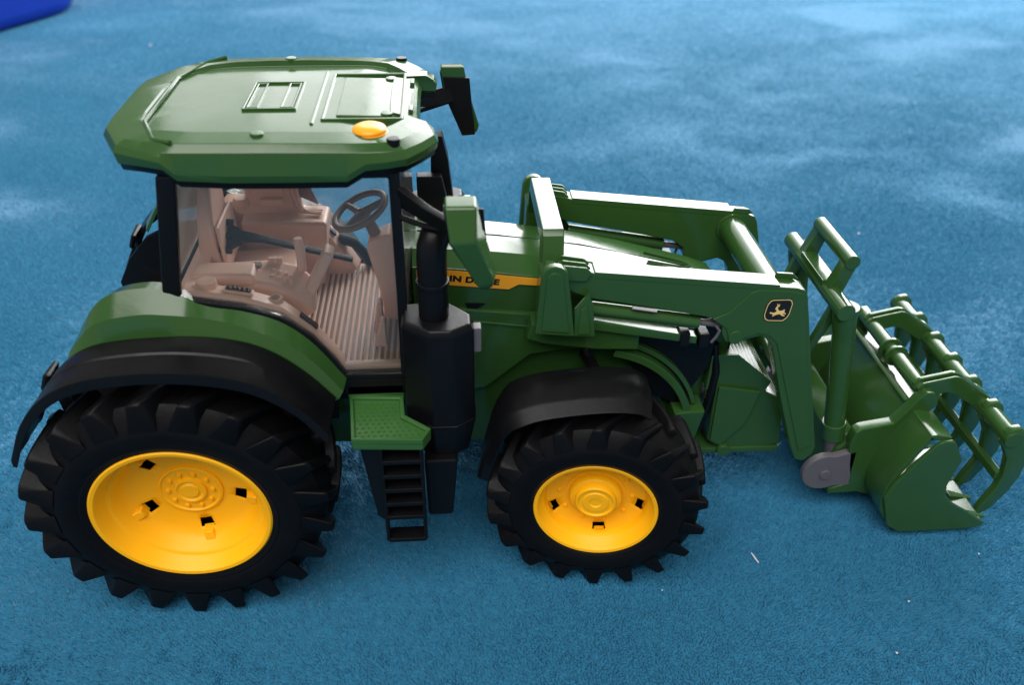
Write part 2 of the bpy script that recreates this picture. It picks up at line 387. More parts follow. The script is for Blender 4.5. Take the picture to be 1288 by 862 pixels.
def fender(): return shell([C3g, C2g, CMg, C1g], 0.18)
def arch_wall():
    top = [(-5.3, 10.6), (-4.5, 12.0), (-3.4, 13.2), (-1.9, 13.9), (0.3, 14.1), (2.2, 14.0), (3.6, 13.6), (4.7, 13.0), (5.7, 12.0), (6.6, 10.7)]
    return MB().pxz(top+[(6.6, 8.6), (-5.2, 9.2)], -4.75, -4.45)
f_near, f_far = sides(fender, 'rear_fender', GREEN, T, bevel=0, angle=18)
for sgn, f in ((1, f_near), (-1, f_far)):
    b = flare(); (b if sgn > 0 else b.mir()).build('fender_flare', BLACK, f, bevel=0, angle=30)
    b = arch_wall(); (b if sgn > 0 else b.mir()).build('wheel_arch_wall', BLACK, f)
    b = MB().loft([[(-4.9, -5.5, 11.6), (-4.5, -5.5, 12.6), (-4.2, -5.5, 12.5), (-4.6, -5.5, 11.4)], [(-4.95, -7.0, 11.7), (-4.5, -7.0, 12.75), (-4.1, -7.0, 12.6), (-4.6, -7.0, 11.5)]])
    b.v = [(-4.55+(x+4.55)*0.75+0.05, y*0.8-0.9, 12.1+(z-12.1)*0.75+0.42) for x, y, z in b.v]
    (b if sgn > 0 else b.mir()).build('tail_lamp', GREY if False else BLACK, f, bevel=0.12)

# ---- cab -------------------------------------------------------------
OUT = [(1.32, 20.75), (0.40, 15.42), (0.95, 15.16), (1.7, 15.05), (3.3, 14.74), (4.75, 14.20), (5.85, 13.16), (6.65, 11.95), (7.05, 11.12), (9.98, 11.12), (10.08, 15.5), (10.12, 20.75)]
INN = [(1.98, 20.55), (1.12, 15.62), (1.25, 15.46), (1.8, 15.36), (3.4, 15.04), (4.9, 14.48), (6.05, 13.38), (6.88, 12.10), (7.22, 11.42), (9.60, 11.42), (9.66, 15.5), (9.68, 20.55)]
cab = MB()
cab_near, cab_far = sides(lambda: MB().frame(OUT, INN, -5.12, -4.72), 'cab_side_frame', BLACK, T, bevel=0.07)
for s, f in ((-1, cab_near), (1, cab_far)):
    g = MB().pxz(INN, -0.03, 0.03); g.v = [(x, y+s*4.9, z) for x, y, z in g.v]
    g.build('side_window', GLASS, f, bevel=0)
MB().box(1.35, 1.75, -4.72, 4.72, 20.0, 20.6).build('rear_top_rail', BLACK, T)
MB().box(9.7, 10.1, -4.72, 4.72, 20.1, 20.6).build('windscreen_top_rail', BLACK, T)
MB().pxz([(9.72, 11.2), (10.1, 11.2), (10.1, 13.6), (9.75, 13.6)], -4.72, 4.72).build('firewall', BLACK, T)
MB().loft([[(9.82, -4.7, 13.6), (9.92, -4.7, 13.6), (9.92, -4.7, 20.1), (9.82, -4.7, 20.1)], [(10.3, 0, 13.6), (10.4, 0, 13.6), (10.3, 0, 20.1), (10.2, 0, 20.1)], [(9.82, 4.7, 13.6), (9.92, 4.7, 13.6), (9.92, 4.7, 20.1), (9.82, 4.7, 20.1)]]).build('windscreen', GLASS, T, bevel=0)
MB().loft([[(0.5, -4.7, 15.4), (0.58, -4.7, 15.4), (1.5, -4.7, 20.1), (1.42, -4.7, 20.1)], [(0.5, 4.7, 15.4), (0.58, 4.7, 15.4), (1.5, 4.7, 20.1), (1.42, 4.7, 20.1)]]).build('rear_window', WINDOW_REFLECTION, T, bevel=0)
MB().pxz([(-2.2, 9.5), (-2.2, 11.0), (0.3, 15.3), (0.55, 15.3), (0.55, 10), (7.2, 10.1), (7.2, 9.5)], -4.42, 4.42).build('cab_rear_wall', BLACK, T)
MB().box(7.2, 10.3, -4.72, 4.72, 10.2, 11.15).build('cab_lower_panel', BLACK, T)
# strip of black below the near window
sides(lambda: MB().box(7.05, 10.2, -5.1, -4.74, 10.25, 11.1), 'sill_panel', BLACK, T)

# interior tub
tub = MB(); tub.box(0.7, 9.7, -4.65, 4.65, 11.0, 11.3)
I = tub.build('cab_interior', TAN, T)
nr = 19
fm = MB().box(4.3, 9.55, -4.3, 4.3, 11.32, 11.40).build('floor_mat', TAUPE, T)
rib = MB().box(-0.07, 0.07, -4.2, 4.2, 0, 0.09).mesh('rib', TAN, 0.03, 1)
for i in range(nr): inst('rib', rib, fm, loc=(4.55+i*0.27, 0, 11.39))
MB().box(7.15, 9.6, -4.7, -4.3, 11.30, 11.62).build('door_sill', TAN, I, bevel=0.08)
# consoles over the wheel arches, following the lower edge of the window
SILL = [(1.05, 15.42), (1.8, 15.38), (3.4, 15.05), (4.9, 14.48), (6.0, 13.4), (6.85, 12.1), (7.2, 11.45)]
def console():
    rings = []
    for x, z in SILL:
        rings.append([(x, -4.68, z+0.02), (x-0.02, -4.5, z+0.12), (x-0.15, -3.7, z+0.02), (x-0.25, -3.45, z-0.35), (x-0.3, -3.4, 11.3), (x, -4.68, 11.3)])
    return MB().loft(rings)
con_near, con_far = sides(console, 'fender_console', TAN, I, bevel=0.05)
for s, c in ((-1, con_near), (1, con_far)):
    b = MB().loft([[(2.55, -4.35, 15.32), (3.75, -4.35, 15.06), (3.75, -3.95, 15.04), (2.55, -3.95, 15.30)], [(2.55, -4.35, 15.44), (3.75, -4.35, 15.18), (3.75, -3.95, 15.16), (2.55, -3.95, 15.42)]])
    (b if s < 0 else b.mir()).build('switch_panel_surround', TAN, c, bevel=0.04)
    b = MB().loft([[(2.66, -4.28, 15.42), (3.66, -4.28, 15.20), (3.66, -4.02, 15.18), (2.66, -4.02, 15.40)], [(2.66, -4.28, 15.47), (3.66, -4.28, 15.25), (3.66, -4.02, 15.23), (2.66, -4.02, 15.45)]])
    for i in range(5):
        x = 2.74+i*0.18; z = 15.45-i*0.04; b.box(x, x+0.10, -4.24, -4.06, z-0.05, z+0.06)
    (b if s < 0 else b.mir()).build('switch_panel', BLACK, c, bevel=0.02, seg=1)
    b = MB().loft([[(5.45, -4.3, 13.95), (6.1, -4.3, 13.25), (6.1, -4.0, 13.25), (5.45, -4.0, 13.95)], [(5.53, -4.3, 14.06), (6.18, -4.3, 13.36), (6.18, -4.0, 13.36), (5.53, -4.0, 14.06)]])
    (b if s < 0 else b.mir()).build('switch_panel', BLACK, c, bevel=0.03, seg=1)
    b = MB().disc_z(1.85, -3.9, 15.1, 15.62, 0.42, 20); (b if s < 0 else b.mir()).build('cup_holder', TAN, c, bevel=0.08)
    b = MB().disc_z(4.55, -4.0, 14.3, 14.78, 0.30, 18); (b if s < 0 else b.mir()).build('knob', TAN, c, bevel=0.06)
    b = MB().disc_z(4.55, -4.0, 14.78, 14.80, 0.19, 16); (b if s < 0 else b.mir()).build('knob_recess', TAUPE, c, bevel=0)
MB().box(0.62, 1.0, -4.6, 4.6, 11.3, 15.2).build('rear_panel', TAN, I, bevel=0.08)
MB().box(0.66, 1.5, -4.6, 4.6, 15.0, 15.3).build('rear_shelf', TAN, I, bevel=0.1)
# seat
seat = MB().loft([[(1.6, -1.35, 13.1), (4.6, -1.35, 13.2), (4.6, 1.6, 13.2), (1.6, 1.6, 13.1)], [(1.6, -1.5, 13.9), (4.9, -1.5, 14.1), (4.9, 1.75, 14.1), (1.6, 1.75, 13.9)]]).build('seat', TAN, T, bevel=0.25, seg=3)
MB().loft([[(0.95, -1.2, 13.9), (1.9, -1.2, 13.9), (1.9, 1.5, 13.9), (0.95, 1.5, 13.9)], [(0.95, -1.3, 15.6), (1.75, -1.3, 15.6), (1.75, 1.6, 15.6), (0.95, 1.6, 15.6)], [(1.15, -1.1, 17.3), (1.8, -1.1, 17.3), (1.8, 1.4, 17.3), (1.15, 1.4, 17.3)], [(1.4, -0.8, 18.4), (1.85, -0.8, 18.4), (1.85, 1.1, 18.4), (1.4, 1.1, 18.4)]]).build('backrest', TAN, seat, bevel=0.22, seg=3)
MB().loft([[(1.9, -1.2, 14.4), (2.1, -1.2, 14.4), (2.1, 1.5, 14.4), (1.9, 1.5, 14.4)], [(1.8, -1.2, 16.6), (2.0, -1.2, 16.6), (2.0, 1.5, 16.6), (1.8, 1.5, 16.6)]]).build('back_cushion', TAN, seat, bevel=0.12)
MB().loft([[(2.2, -1, 11.3), (4.2, -1, 11.3), (4.2, 1.2, 11.3), (2.2, 1.2, 11.3)], [(2.5, -0.8, 13.2), (4, -0.8, 13.2), (4, 1, 13.2), (2.5, 1, 13.2)]]).build('seat_base', TAN, seat, bevel=0.1)
# passenger seat with moulded frame on the far side
ps = MB().loft([[(1.9, 2.4, 11.3), (5.6, 2.4, 11.3), (5.6, 4.5, 11.3), (1.9, 4.5, 11.3)], [(1.9, 2.5, 14.95), (6.0, 2.5, 14.8), (6.0, 4.5, 14.8), (1.9, 4.5, 14.95)]]).build('passenger_seat', TAN, T, bevel=0.22, seg=3)
MB().loft([[(2.0, 3.7, 14.6), (4.7, 3.7, 14.6), (4.7, 4.6, 14.6), (2.0, 4.6, 14.6)], [(2.0, 3.85, 18.4), (4.3, 3.85, 18.2), (4.3, 4.6, 18.2), (2.0, 4.6, 18.4)]]).build('backrest', TAN, ps, bevel=0.2, seg=3)
MB().loft([[(2.45, 3.62, 15.3), (3.95, 3.62, 15.3), (3.95, 3.95, 15.3), (2.45, 3.95, 15.3)], [(2.6, 3.72, 17.6), (3.9, 3.72, 17.6), (3.9, 3.97, 17.6), (2.6, 3.97, 17.6)]]).build('back_cushion', TAN, ps, bevel=0.09)
for k in range(3): MB().tube([(4.05+k*0.18, 3.78, 18.0), (4.12+k*0.18, 3.72, 16.4), (4.3+k*0.18, 3.6, 15.2), (4.6+k*0.18, 3.4, 15.0), (5.7, 3.2+0.2*k, 14.95)], 0.06, 8).build('seat_ridge', TAN, ps, bevel=0)
MB().box(2.8, 3.9, 3.3, 3.8, 15.35, 15.7).build('seat_ledge', TAN, ps, bevel=0.08)
MB().loft([[(4.5, 4.2, 15.4), (5.5, 4.2, 14.9), (5.4, 4.5, 14.9), (4.5, 4.5, 15.4)], [(4.45, 4.2, 16.9), (4.9, 4.2, 16.7), (4.9, 4.5, 16.7), (4.45, 4.5, 16.9)]]).build('door_latch', TAUPE, ps, bevel=0.1)
MB().disc_z(0, 0, -0.06, 0.06, 0.14, 14).build('latch_pin', SILVER, ps, bevel=0.02, loc=(4.85, 4.17, 16.25)).rotation_euler = (R(90), 0, 0)
# right hand armrest console with levers
arm = MB().loft([[(1.1, -3.05, 13.6), (1.1, -1.55, 13.6), (1.1, -1.55, 15.2), (1.1, -3.05, 15.2)], [(2.6, -3.1, 13.5), (2.6, -1.5, 13.5), (2.6, -1.5, 15.2), (2.6, -3.1, 15.15)],
                 [(4.2, -3.1, 13.2), (4.2, -1.4, 13.2), (4.2, -1.4, 15.2), (4.2, -3.1, 14.75)], [(5.3, -2.9, 12.9), (5.3, -1.5, 12.9), (5.3, -1.5, 14.9), (5.3, -2.9, 14.1)], [(5.9, -2.7, 13.0), (5.9, -1.7, 13.0), (5.9, -1.7, 14.4), (5.9, -2.7, 13.8)]]).build('armrest', TAN, T, bevel=0.25, seg=3)
MB().loft([[(1.0, -3.15, 14.75), (1.0, -2.0, 14.75), (1.0, -2.0, 15.45), (1.0, -3.15, 15.45)], [(3.6, -3.15, 14.75), (3.6, -2.0, 14.75), (3.6, -2.0, 15.4), (3.6, -3.15, 15.35)]]).build('arm_pad', TAN, arm, bevel=0.2, seg=3)
MB().loft([[(5.4, -2.5, 14.0), (5.85, -2.5, 13.75), (5.85, -1.75, 13.75), (5.4, -1.75, 14.0)], [(6.55, -2.6, 16.1), (6.95, -2.6, 15.85), (6.95, -1.7, 15.85), (6.55, -1.7, 16.1)]]).build('control_screen', TAN, arm, bevel=0.13, seg=3)
MB().tube([(5.35, -1.7, 14.7), (5.4, -1.7, 15.6), (5.35, -1.7, 16.3)], [0.2, 0.22, 0.2], 12).build('joystick', TAN, arm, bevel=0.06)
kb = MB()
for i in range(4):
    for j in range(2): kb.disc_z(4.2+i*0.26, -2.15-j*0.32, 14.7-i*0.05-j*0.08, 15.08-i*0.10-j*0.1, 0.10, 10)
kb.build('control_buttons', TAN, arm, bevel=0.03, seg=1)
MB().box(3.35, 3.75, -2.35, -2.0, 15.18, 15.36).build('switch', TAUPE, arm, bevel=0.04)
for i in range(3): MB().disc_z(4.05+i*0.2, -1.62, 15.0, 15.34, 0.11, 12).build('lever', TAN, arm, bevel=0.04)
# steering column and wheel
colm = MB().loft([[(8.75, -0.85, 11.3), (9.7, -1.0, 11.3), (9.7, 1.0, 11.3), (8.75, 0.85, 11.3)], [(8.55, -0.75, 13.0), (9.7, -0.95, 13.0), (9.7, 0.95, 13.0), (8.55, 0.75, 13.0)], [(8.15, -0.7, 15.0), (9.6, -0.85, 15.4), (9.6, 0.85, 15.4), (8.15, 0.7, 15.0)], [(8.2, -0.5, 15.4), (9.2, -0.6, 15.8), (9.2, 0.6, 15.8), (8.2, 0.5, 15.4)]]).build('steering_column', TAN, T, bevel=0.12)
MB().cyl((8.65, 0, 15.2), (8.15, 0, 16.5), 0.3, 14, 0.24).build('steering_shaft', TAUPE, colm)
SW = bpy.data.objects.new('steering_wheel', None); col.objects.link(SW); SW.parent = T; SW.location = (7.95*S, -0.1*S, 16.75*S); SW.rotation_euler = (R(6), R(-24), 0)
ringp = [[((1.24+0.17*math.cos(q))*math.cos(a), (1.24+0.17*math.cos(q))*math.sin(a), 0.15*math.sin(q)) for q in [2*math.pi*j/10 for j in range(10)]] for a in [2*math.pi*i/48 for i in range(48)]]
MB().loft(ringp, caps=False, cyclic=True).build('wheel_ring', TAUPE, SW, bevel=0)
for a in (0, 125, 235): MB().tube([(0.1*math.cos(R(a)), 0.1*math.sin(R(a)), -0.15), (1.22*math.cos(R(a)), 1.22*math.sin(R(a)), 0)], [0.2, 0.13], 10).build('spoke', TAUPE, SW, bevel=0)
MB().disc_z(0, 0, -0.5, -0.05, 0.34, 16).build('wheel_boss', TAUPE, SW, bevel=0.08)
# pedals and the dark moulding on the far door
MB().loft([[(8.2, -1.9, 11.3), (8.7, -1.9, 11.3), (8.7, -1.2, 11.3), (8.2, -1.2, 11.3)], [(8.5, -1.85, 12.9), (8.7, -1.85, 12.9), (8.7, -1.25, 12.9), (8.5, -1.25, 12.9)]]).build('pedal', TAN, T, bevel=0.08)
MB().loft([[(8.3, -3.1, 11.3), (8.9, -3.1, 11.3), (8.9, -2.4, 11.3), (8.3, -2.4, 11.3)], [(8.7, -3.05, 12.7), (8.9, -3.05, 12.7), (8.9, -2.45, 12.7), (8.7, -2.45, 12.7)]]).build('pedal', TAN, T, bevel=0.08)
MB().tube([(6.2, 4.3, 13.0), (7.0, 4.3, 12.7), (7.4, 4.25, 12.2), (7.6, 4.2, 11.7), (8.1, 4.2, 11.5), (8.7, 4.25, 11.6), (8.9, 4.3, 12.4)], 0.26, 10).build('door_handle', BLACK, T, bevel=0)

# ---- roof ------------------------------------------------------------
half = [(-0.95, 0.0, 20.95), (-0.95, 1.6, 20.95), (-0.85, 2.7, 20.95), (0.0, 4.35, 21.0), (0.8, 4.80, 21.10), (1.75, 5.10, 21.05), (2.2, 5.2, 20.66), (4.0, 5.32, 20.60), (6.2, 5.38, 20.60), (8.2, 5.38, 20.60), (8.85, 5.36, 21.0), (9.6, 5.25, 21.02), (10.3, 5.05, 21.05), (10.9, 4.3, 21.05), (11.4, 3.5, 21.05), (11.38, 2.85, 21.05), (10.75, 2.6, 21.05), (10.7, 1.2, 21.05), (10.7, 0.0, 21.05)]
outl = [(x, -y, z) for x, y, z in half] + [(x, y, z) for x, y, z in reversed(half[1:-1])]
def inset(d, z, zc=None):
    r = []
    for x, y, zb in outl:
        sx = (x-5.2); k = 1-d/6.2; ky = 1-d/5.3
        r.append((5.2+sx*k, y*ky, z))
    return r
def edge(out, zf): return [(5.2+(x-5.2)*(1+out/6), y*(1+out/5.3), zf(x, y, z)) for x, y, z in outl]
crown = lambda x, y, z: 21.60 + 0.13*(1-((x-5)/6)**2) + (0.12*min(1, max(0, (0.9-x)/1.8)))
flat = lambda x, y, z: 21.82 - 0.06*min(1, max(0, (0.6-x)/1.6)) - 0.10*max(0, (x-9.5)/1.5)
rear = lambda x, a, b: a+(b-a)*min(1, max(0, (0.9-x)/1.5))      # the rails run out towards the back edge
roof = MB().loft([edge(-0.35, lambda x, y, z: z+0.05), edge(0.10, lambda x, y, z: z), edge(0.16, lambda x, y, z: z+0.30 if x > 1 else 21.46), edge(0.02, crown), edge(-0.28, lambda x, y, z: rear(x, crown(x, y, z)+0.24, 21.76)),
                  edge(-1.10, lambda x, y, z: rear(x, crown(x, y, z)+0.36, 21.80)), edge(-1.18, flat), edge(-2.2, lambda x, y, z: flat(x, y, z)+0.05), edge(-4.2, lambda x, y, z: 21.90)])
RF = roof.build('roof', GREEN, T, bevel=0.05, angle=16)
MB().loft([edge(-0.5, lambda x, y, z: z-0.22), edge(0.0, lambda x, y, z: z-0.26), edge(0.06, lambda x, y, z: z+0.02), edge(-0.4, lambda x, y, z: z+0.10)]).build('roof_underside_trim', BLACK, RF, bevel=0)
MB().loft([edge(-0.55, lambda x, y, z: 20.72), edge(-0.55, lambda x, y, z: 21.1)]).build('headliner', GREY, RF, bevel=0)
ZT = 21.89
def rect_frame(x0, x1, y0, y1, w, z0, z1, skew=0.0):
    b = MB(); o = [(x0, y0), (x1, y0), (x1, y1), (x0, y1)]; i = [(x0+w, y0+w), (x1-w, y0+w), (x1-w, y1-w), (x0+w, y1-w)]
    return b.loft([[(x, y, z0) for x, y in o], [(x, y, z1) for x, y in o], [(x, y, z1) for x, y in i], [(x, y, z0) for x, y in i]], caps=False, cyclic=True)
rect_frame(3.95, 6.05, -1.62, 1.62, 0.10, ZT-0.15, ZT+0.10).build('vent_frame', GREEN, RF, bevel=0.03)
rect_frame(4.08, 4.55, -1.45, 1.45, 0.09, ZT-0.15, ZT+0.09).build('vent_slot', GREEN, RF, bevel=0.03)
rect_frame(5.40, 5.92, -1.45, 1.45, 0.09, ZT-0.15, ZT+0.09).build('vent_slot', GREEN, RF, bevel=0.03)
MB().box(6.72, 6.88, -3.1, 3.1, ZT-0.25, ZT+0.06).build('roof_rib', GREEN, RF, bevel=0.06)
rect_frame(7.10, 10.25, -2.75, 2.75, 0.14, ZT-0.3, ZT+0.07).build('hatch_frame', GREEN, RF, bevel=0.05)
MB().loft([[(7.62, -2.3, ZT-0.3), (10.0, -2.3, ZT-0.35), (10.0, 2.3, ZT-0.35), (7.62, 2.3, ZT-0.3)], [(7.62, -2.3, ZT+0.05), (10.0, -2.3, ZT-0.02), (10.0, 2.3, ZT-0.02), (7.62, 2.3, ZT+0.05)]]).build('roof_hatch', GREEN, RF, bevel=0.10)
for y in (-4.80, -2.08, 2.08, 4.80):
    MB().disc_z(9.95 if abs(y) > 3 else 9.6, y, 21.5, 21.96 if abs(y) < 3 else 22.0, 0.25, 16).build('roof_stud', BLACK if abs(y) > 3 else GREEN, RF, bevel=0.05)
for y in (-1.6, 1.6): MB().box(10.42, 10.60, y-0.3, y+0.3, 21.6, 21.98).build('roof_clip', GREEN, RF, bevel=0.04)
for y in (-4.45, 4.45): MB().disc_z(5.05, y, 21.7, 22.14, 0.26, 16).build('roof_button', GREEN, RF, bevel=0.08)
# rear cross groove ridge on the roof
MB().tube([(2.1, -4.95, 22.0), (1.35, -4.45, 21.92), (0.60, -2.7, 21.85), (0.52, -2.5, 21.86), (0.52, 2.5, 21.86), (0.60, 2.7, 21.85), (1.35, 4.45, 21.92), (2.1, 4.95, 22.0)], 0.085, 8).build('roof_rear_ridge', GREEN, RF, bevel=0)
bc = MB().disc_z(9.05, -4.0, 21.6, 21.97, 0.68, 28).build('beacon', ORANGE, RF, bevel=0.05)
MB().disc_z(9.05, -4.0, 21.97, 22.05, 0.64, 28, dome=0.18).build('beacon_lens', ORANGE, bc, bevel=0.04)

# ---- hood --------------------------------------------------------------
stations = [  # x, top z, half width of top, shoulder z, half width of side, bottom z
    (10.2, 15.60, 1.55, 15.15, 2.45, 11.0), (12.0, 15.48, 1.50, 15.00, 2.42, 10.8), (14.0, 15.27, 1.45, 14.72, 2.40, 10.5), (16.0, 15.00, 1.42, 14.38, 2.38, 10.4), (18.0, 14.66, 1.38, 14.00, 2.35, 10.4),
    (20.0, 14.20, 1.34, 13.50, 2.32, 10.2), (22.0, 13.68, 1.28, 12.95, 2.28, 9.6), (23.6, 13.25, 1.20, 12.5, 2.2, 9.0), (24.6, 12.90, 1.10, 12.1, 2.1, 8.8), (25.2, 12.2, 1.0, 11.4, 1.95, 8.6), (25.5, 11.2, 0.95, 10.6, 1.85, 8.6)]
rings = []
for x, zt, wt, zs, ws, zb in stations:
    h = [(x, ws-0.05, zb), (x, ws, (zs+zb)/2), (x, ws, zs), (x, wt, zt-0.02), (x, 0.08, zt+0.04)]
    rings.append([(a, -y, z) for a, y, z in h] + [(a, y, z) for a, y, z in reversed(h)])
HD = MB().loft(rings).build('hood', GREEN, T, bevel=0.03, angle=16)
MB().tube([(10.4, 0, 15.64), (14, 0, 15.32), (18, 0, 14.71), (22, 0, 13.73), (23.5, 0, 13.32)], 0.035, 6).build('hood_seam', BLACK, HD, bevel=0)
sides(lambda: MB().tube([(21.2, -0.45, 13.98), (23.0, -0.32, 13.52), (23.4, -0.1, 13.42)], 0.06, 8), 'hood_latch_rib', GREEN, HD, bevel=0)
# yellow stripe with the maker's name
def stripe(y):
    top = [(10.35, 15.0), (12, 14.92), (14, 14.64), (15.9, 14.36)]
    bot = [(15.9, 14.02), (14.9, 14.12), (14.45, 13.88), (12, 14.16), (10.35, 14.30)]
    return MB().pxz(top+bot, y-0.012, y+0.012)
for s in (-1, 1):
    d = stripe(s*2.435).build('side_stripe', DECAL_Y, HD, bevel=0)
    cu = bpy.data.curves.new('lettering', 'FONT'); cu.body = 'JOHN DEERE'; cu.size = 0.40*S; cu.offset = 0.022*S; cu.extrude = 0.004*S; cu.align_x = 'CENTER'; cu.space_character = 1.05
    to = bpy.data.objects.new('lettering', cu); col.objects.link(to)
    bpy.context.view_layer.update()
    me = bpy.data.meshes.new_from_object(to.evaluated_get(bpy.context.evaluated_depsgraph_get()))
    bpy.data.objects.remove(to); me.materials.clear(); me.materials.append(DECAL_K)
    o = bpy.data.objects.new('lettering', me); col.objects.link(o); o.parent = d
    o.scale = (1.28, 1, 1)
    o.location = (12.50*S, s*2.452*S, 14.32*S)
    o.rotation_euler = (R(90), R(7.2), 0) if s < 0 else (R(90), R(-7.2), R(180))
# side grilles and the arched fender line
def side_grille(): return MB().pxz([(19.9, 11.5), (24.5, 12.1), (24.3, 9.2), (23.1, 6.8), (21.0, 8.0)], -2.60, -2.2)
gn, gf = sides(side_grille, 'side_grille', BLACK, HD, bevel=0.04)
def arch_trim():
    o = arc(18.28, 5.5, 5.50, 78, 15, 16); i = arc(18.28, 5.5, 5.12, 15, 78, 16)
    return MB().pxz(o+i, -3.3, -2.3)
sides(arch_trim, 'wheel_arch_trim', GREEN, HD, bevel=0.05)
def arch_trim2(): return MB().pxz(arc(18.28, 5.5, 5.85, 70, 17, 14)+arc(18.28, 5.5, 5.62, 17, 70, 14), -2.95, -2.3)
sides(arch_trim2, 'wheel_arch_ridge', GREEN, HD, bevel=0.04)
sides(lambda: MB().pxz([(10.3, 10.2), (10.3, 13.2), (15.5, 12.6), (19.5, 11.9), (19.5, 10.9), (15.5, 10.3), (13.4, 8.4), (10.3, 8.0)], -2.62, -2.0), 'hood_lower_panel', GREEN, T, bevel=0.08)
sides(lambda: MB().tube([(12.6, -2.64, 12.35), (15.4, -2.64, 11.95), (18.5, -2.64, 11.6)], 0.06, 6), 'panel_ridge', GREEN, T, bevel=0)
sides(lambda: MB().loft([[(12.5, -2.47, 13.2), (13.4, -2.47, 13.15), (12.7, -2.47, 12.7)], [(12.5, -2.38, 13.2), (13.4, -2.38, 13.15), (12.7, -2.38, 12.7)]]), 'hood_side_vent', BLACK, HD, bevel=0)

# ---- nose, front hitch and ballast ------------------------------------
NOSE = MB().pxz([(24.2, 8.5), (25.4, 8.6), (25.6, 10.6), (25.2, 11.8), (24.2, 12)], -1.9, 1.9).build('front_grille', BLACK, T, bevel=0.15)
BL = MB().loft([[(24.9, -2.6, 8.0), (27.4, -2.6, 7.5), (28.5, -2.6, 6.95), (29.1, -2.6, 3.8), (25.9, -2.6, 3.5), (25.0, -2.6, 4.3)], [(24.9, 2.6, 8.0), (27.4, 2.6, 7.5), (28.5, 2.6, 6.95), (29.1, 2.6, 3.8), (25.9, 2.6, 3.5), (25.0, 2.6, 4.3)]]).build('front_ballast', GREEN, T, bevel=0.12)
MB().pxz([(25.0, 8.0), (27.2, 7.6), (26.8, 5.6), (25.7, 4.0), (25.1, 4.4)], -2.78, -2.58).build('ballast_side_plate', GREEN, BL, bevel=0.06)
for i in range(6):
    x = 25.6+i*0.38; z = 9.75-i*0.33
    MB().pxz([(24.4, z), (x, z), (x+0.04, z-0.25), (24.4, z-0.30)], -2.40, 2.40).build('ballast_ledge', GREEN, BL, bevel=0.04)
MB().pxz([(24.4, 9.82), (25.72, 9.80), (27.72, 8.05), (27.5, 7.4), (24.4, 7.7)], -2.56, -2.40).build('ballast_cheek', GREEN, BL, bevel=0.05)
MB().cyl((25.9, -2.95, 3.75), (25.9, 2.95, 3.75), 0.36, 16).build('hitch_pin', GREEN, BL)
MB().pxz([(24.6, 3.4), (29.0, 3.35), (29.0, 3.75), (24.6, 3.8)], -2.7, 2.7).build('ballast_base', GREEN, BL, bevel=0.08)
sides(lambda: MB().loft([[(22.9, -3.3, 4.8), (24.0, -3.3, 4.8), (24.0, -2.0, 4.8), (22.9, -2.0, 4.8)], [(22.7, -3.5, 7.0), (24.3, -3.4, 7.0), (24.3, -2.0, 7.0), (22.7, -2.0, 7.0)]]), 'axle_bracket', GREEN, T, bevel=0.1)
sides(lambda: MB().tube([(24.5, -2.3, 10.4), (24.75, -2.5, 8.8), (24.7, -2.5, 7.2), (24.5, -2.4, 5.0)], 0.22, 10), 'hydraulic_hose', BLACK, T, bevel=0)

# ---- front fenders --------------------------------------------------------
def front_fender():
    st = smooth_curve([(12.95, -6.3, 6.2), (13.35, -6.3, 8.4), (13.95, -6.3, 10.25), (15.0, -6.3, 10.95), (16.6, -6.3, 11.25), (18.4, -6.3, 11.35), (19.7, -6.3, 11.20), (20.35, -6.3, 10.85)], 24)
    rings = []
    n = len(st)
    for i, (x, _, z) in enumerate(st):
        u = i/(n-1); w = min(1, 0.16+u*2.4) if u < 0.36 else 1
        yi = -6.5+1.45*w; yo = -6.5-1.30*w
        th = 0.14
        cx, cz = 17.4, 5.0; d = Vector((x-cx, z-cz)).normalized()
        def p(y, o): return (x+d.x*o, y, z+d.y*o)
        top = [p(yi, 0.0), p(yi-0.4*w, 0.16), p((yi+yo)/2, 0.14), p(yo+0.72*w, 0.02), p(yo+0.6*w, -0.06), p(yo, -0.36)]
        low = [p(yo+0.05, -0.36-th*0.7), p(yo+0.6*w, -th-0.08), p((yi+yo)/2, 0.0), p(yi, -th)]
        rings.append(top+low)
    return MB().loft(rings)
ffn, fff = sides(front_fender, 'front_fender', BLACK, T, bevel=0.03)
sides(lambda: MB().tube([(18.3, -2.0, 9.8), (18.3, -3.6, 10.3), (18.3, -5.2, 10.9)], 0.30, 10), 'fender_bracket', BLACK, T, bevel=0)

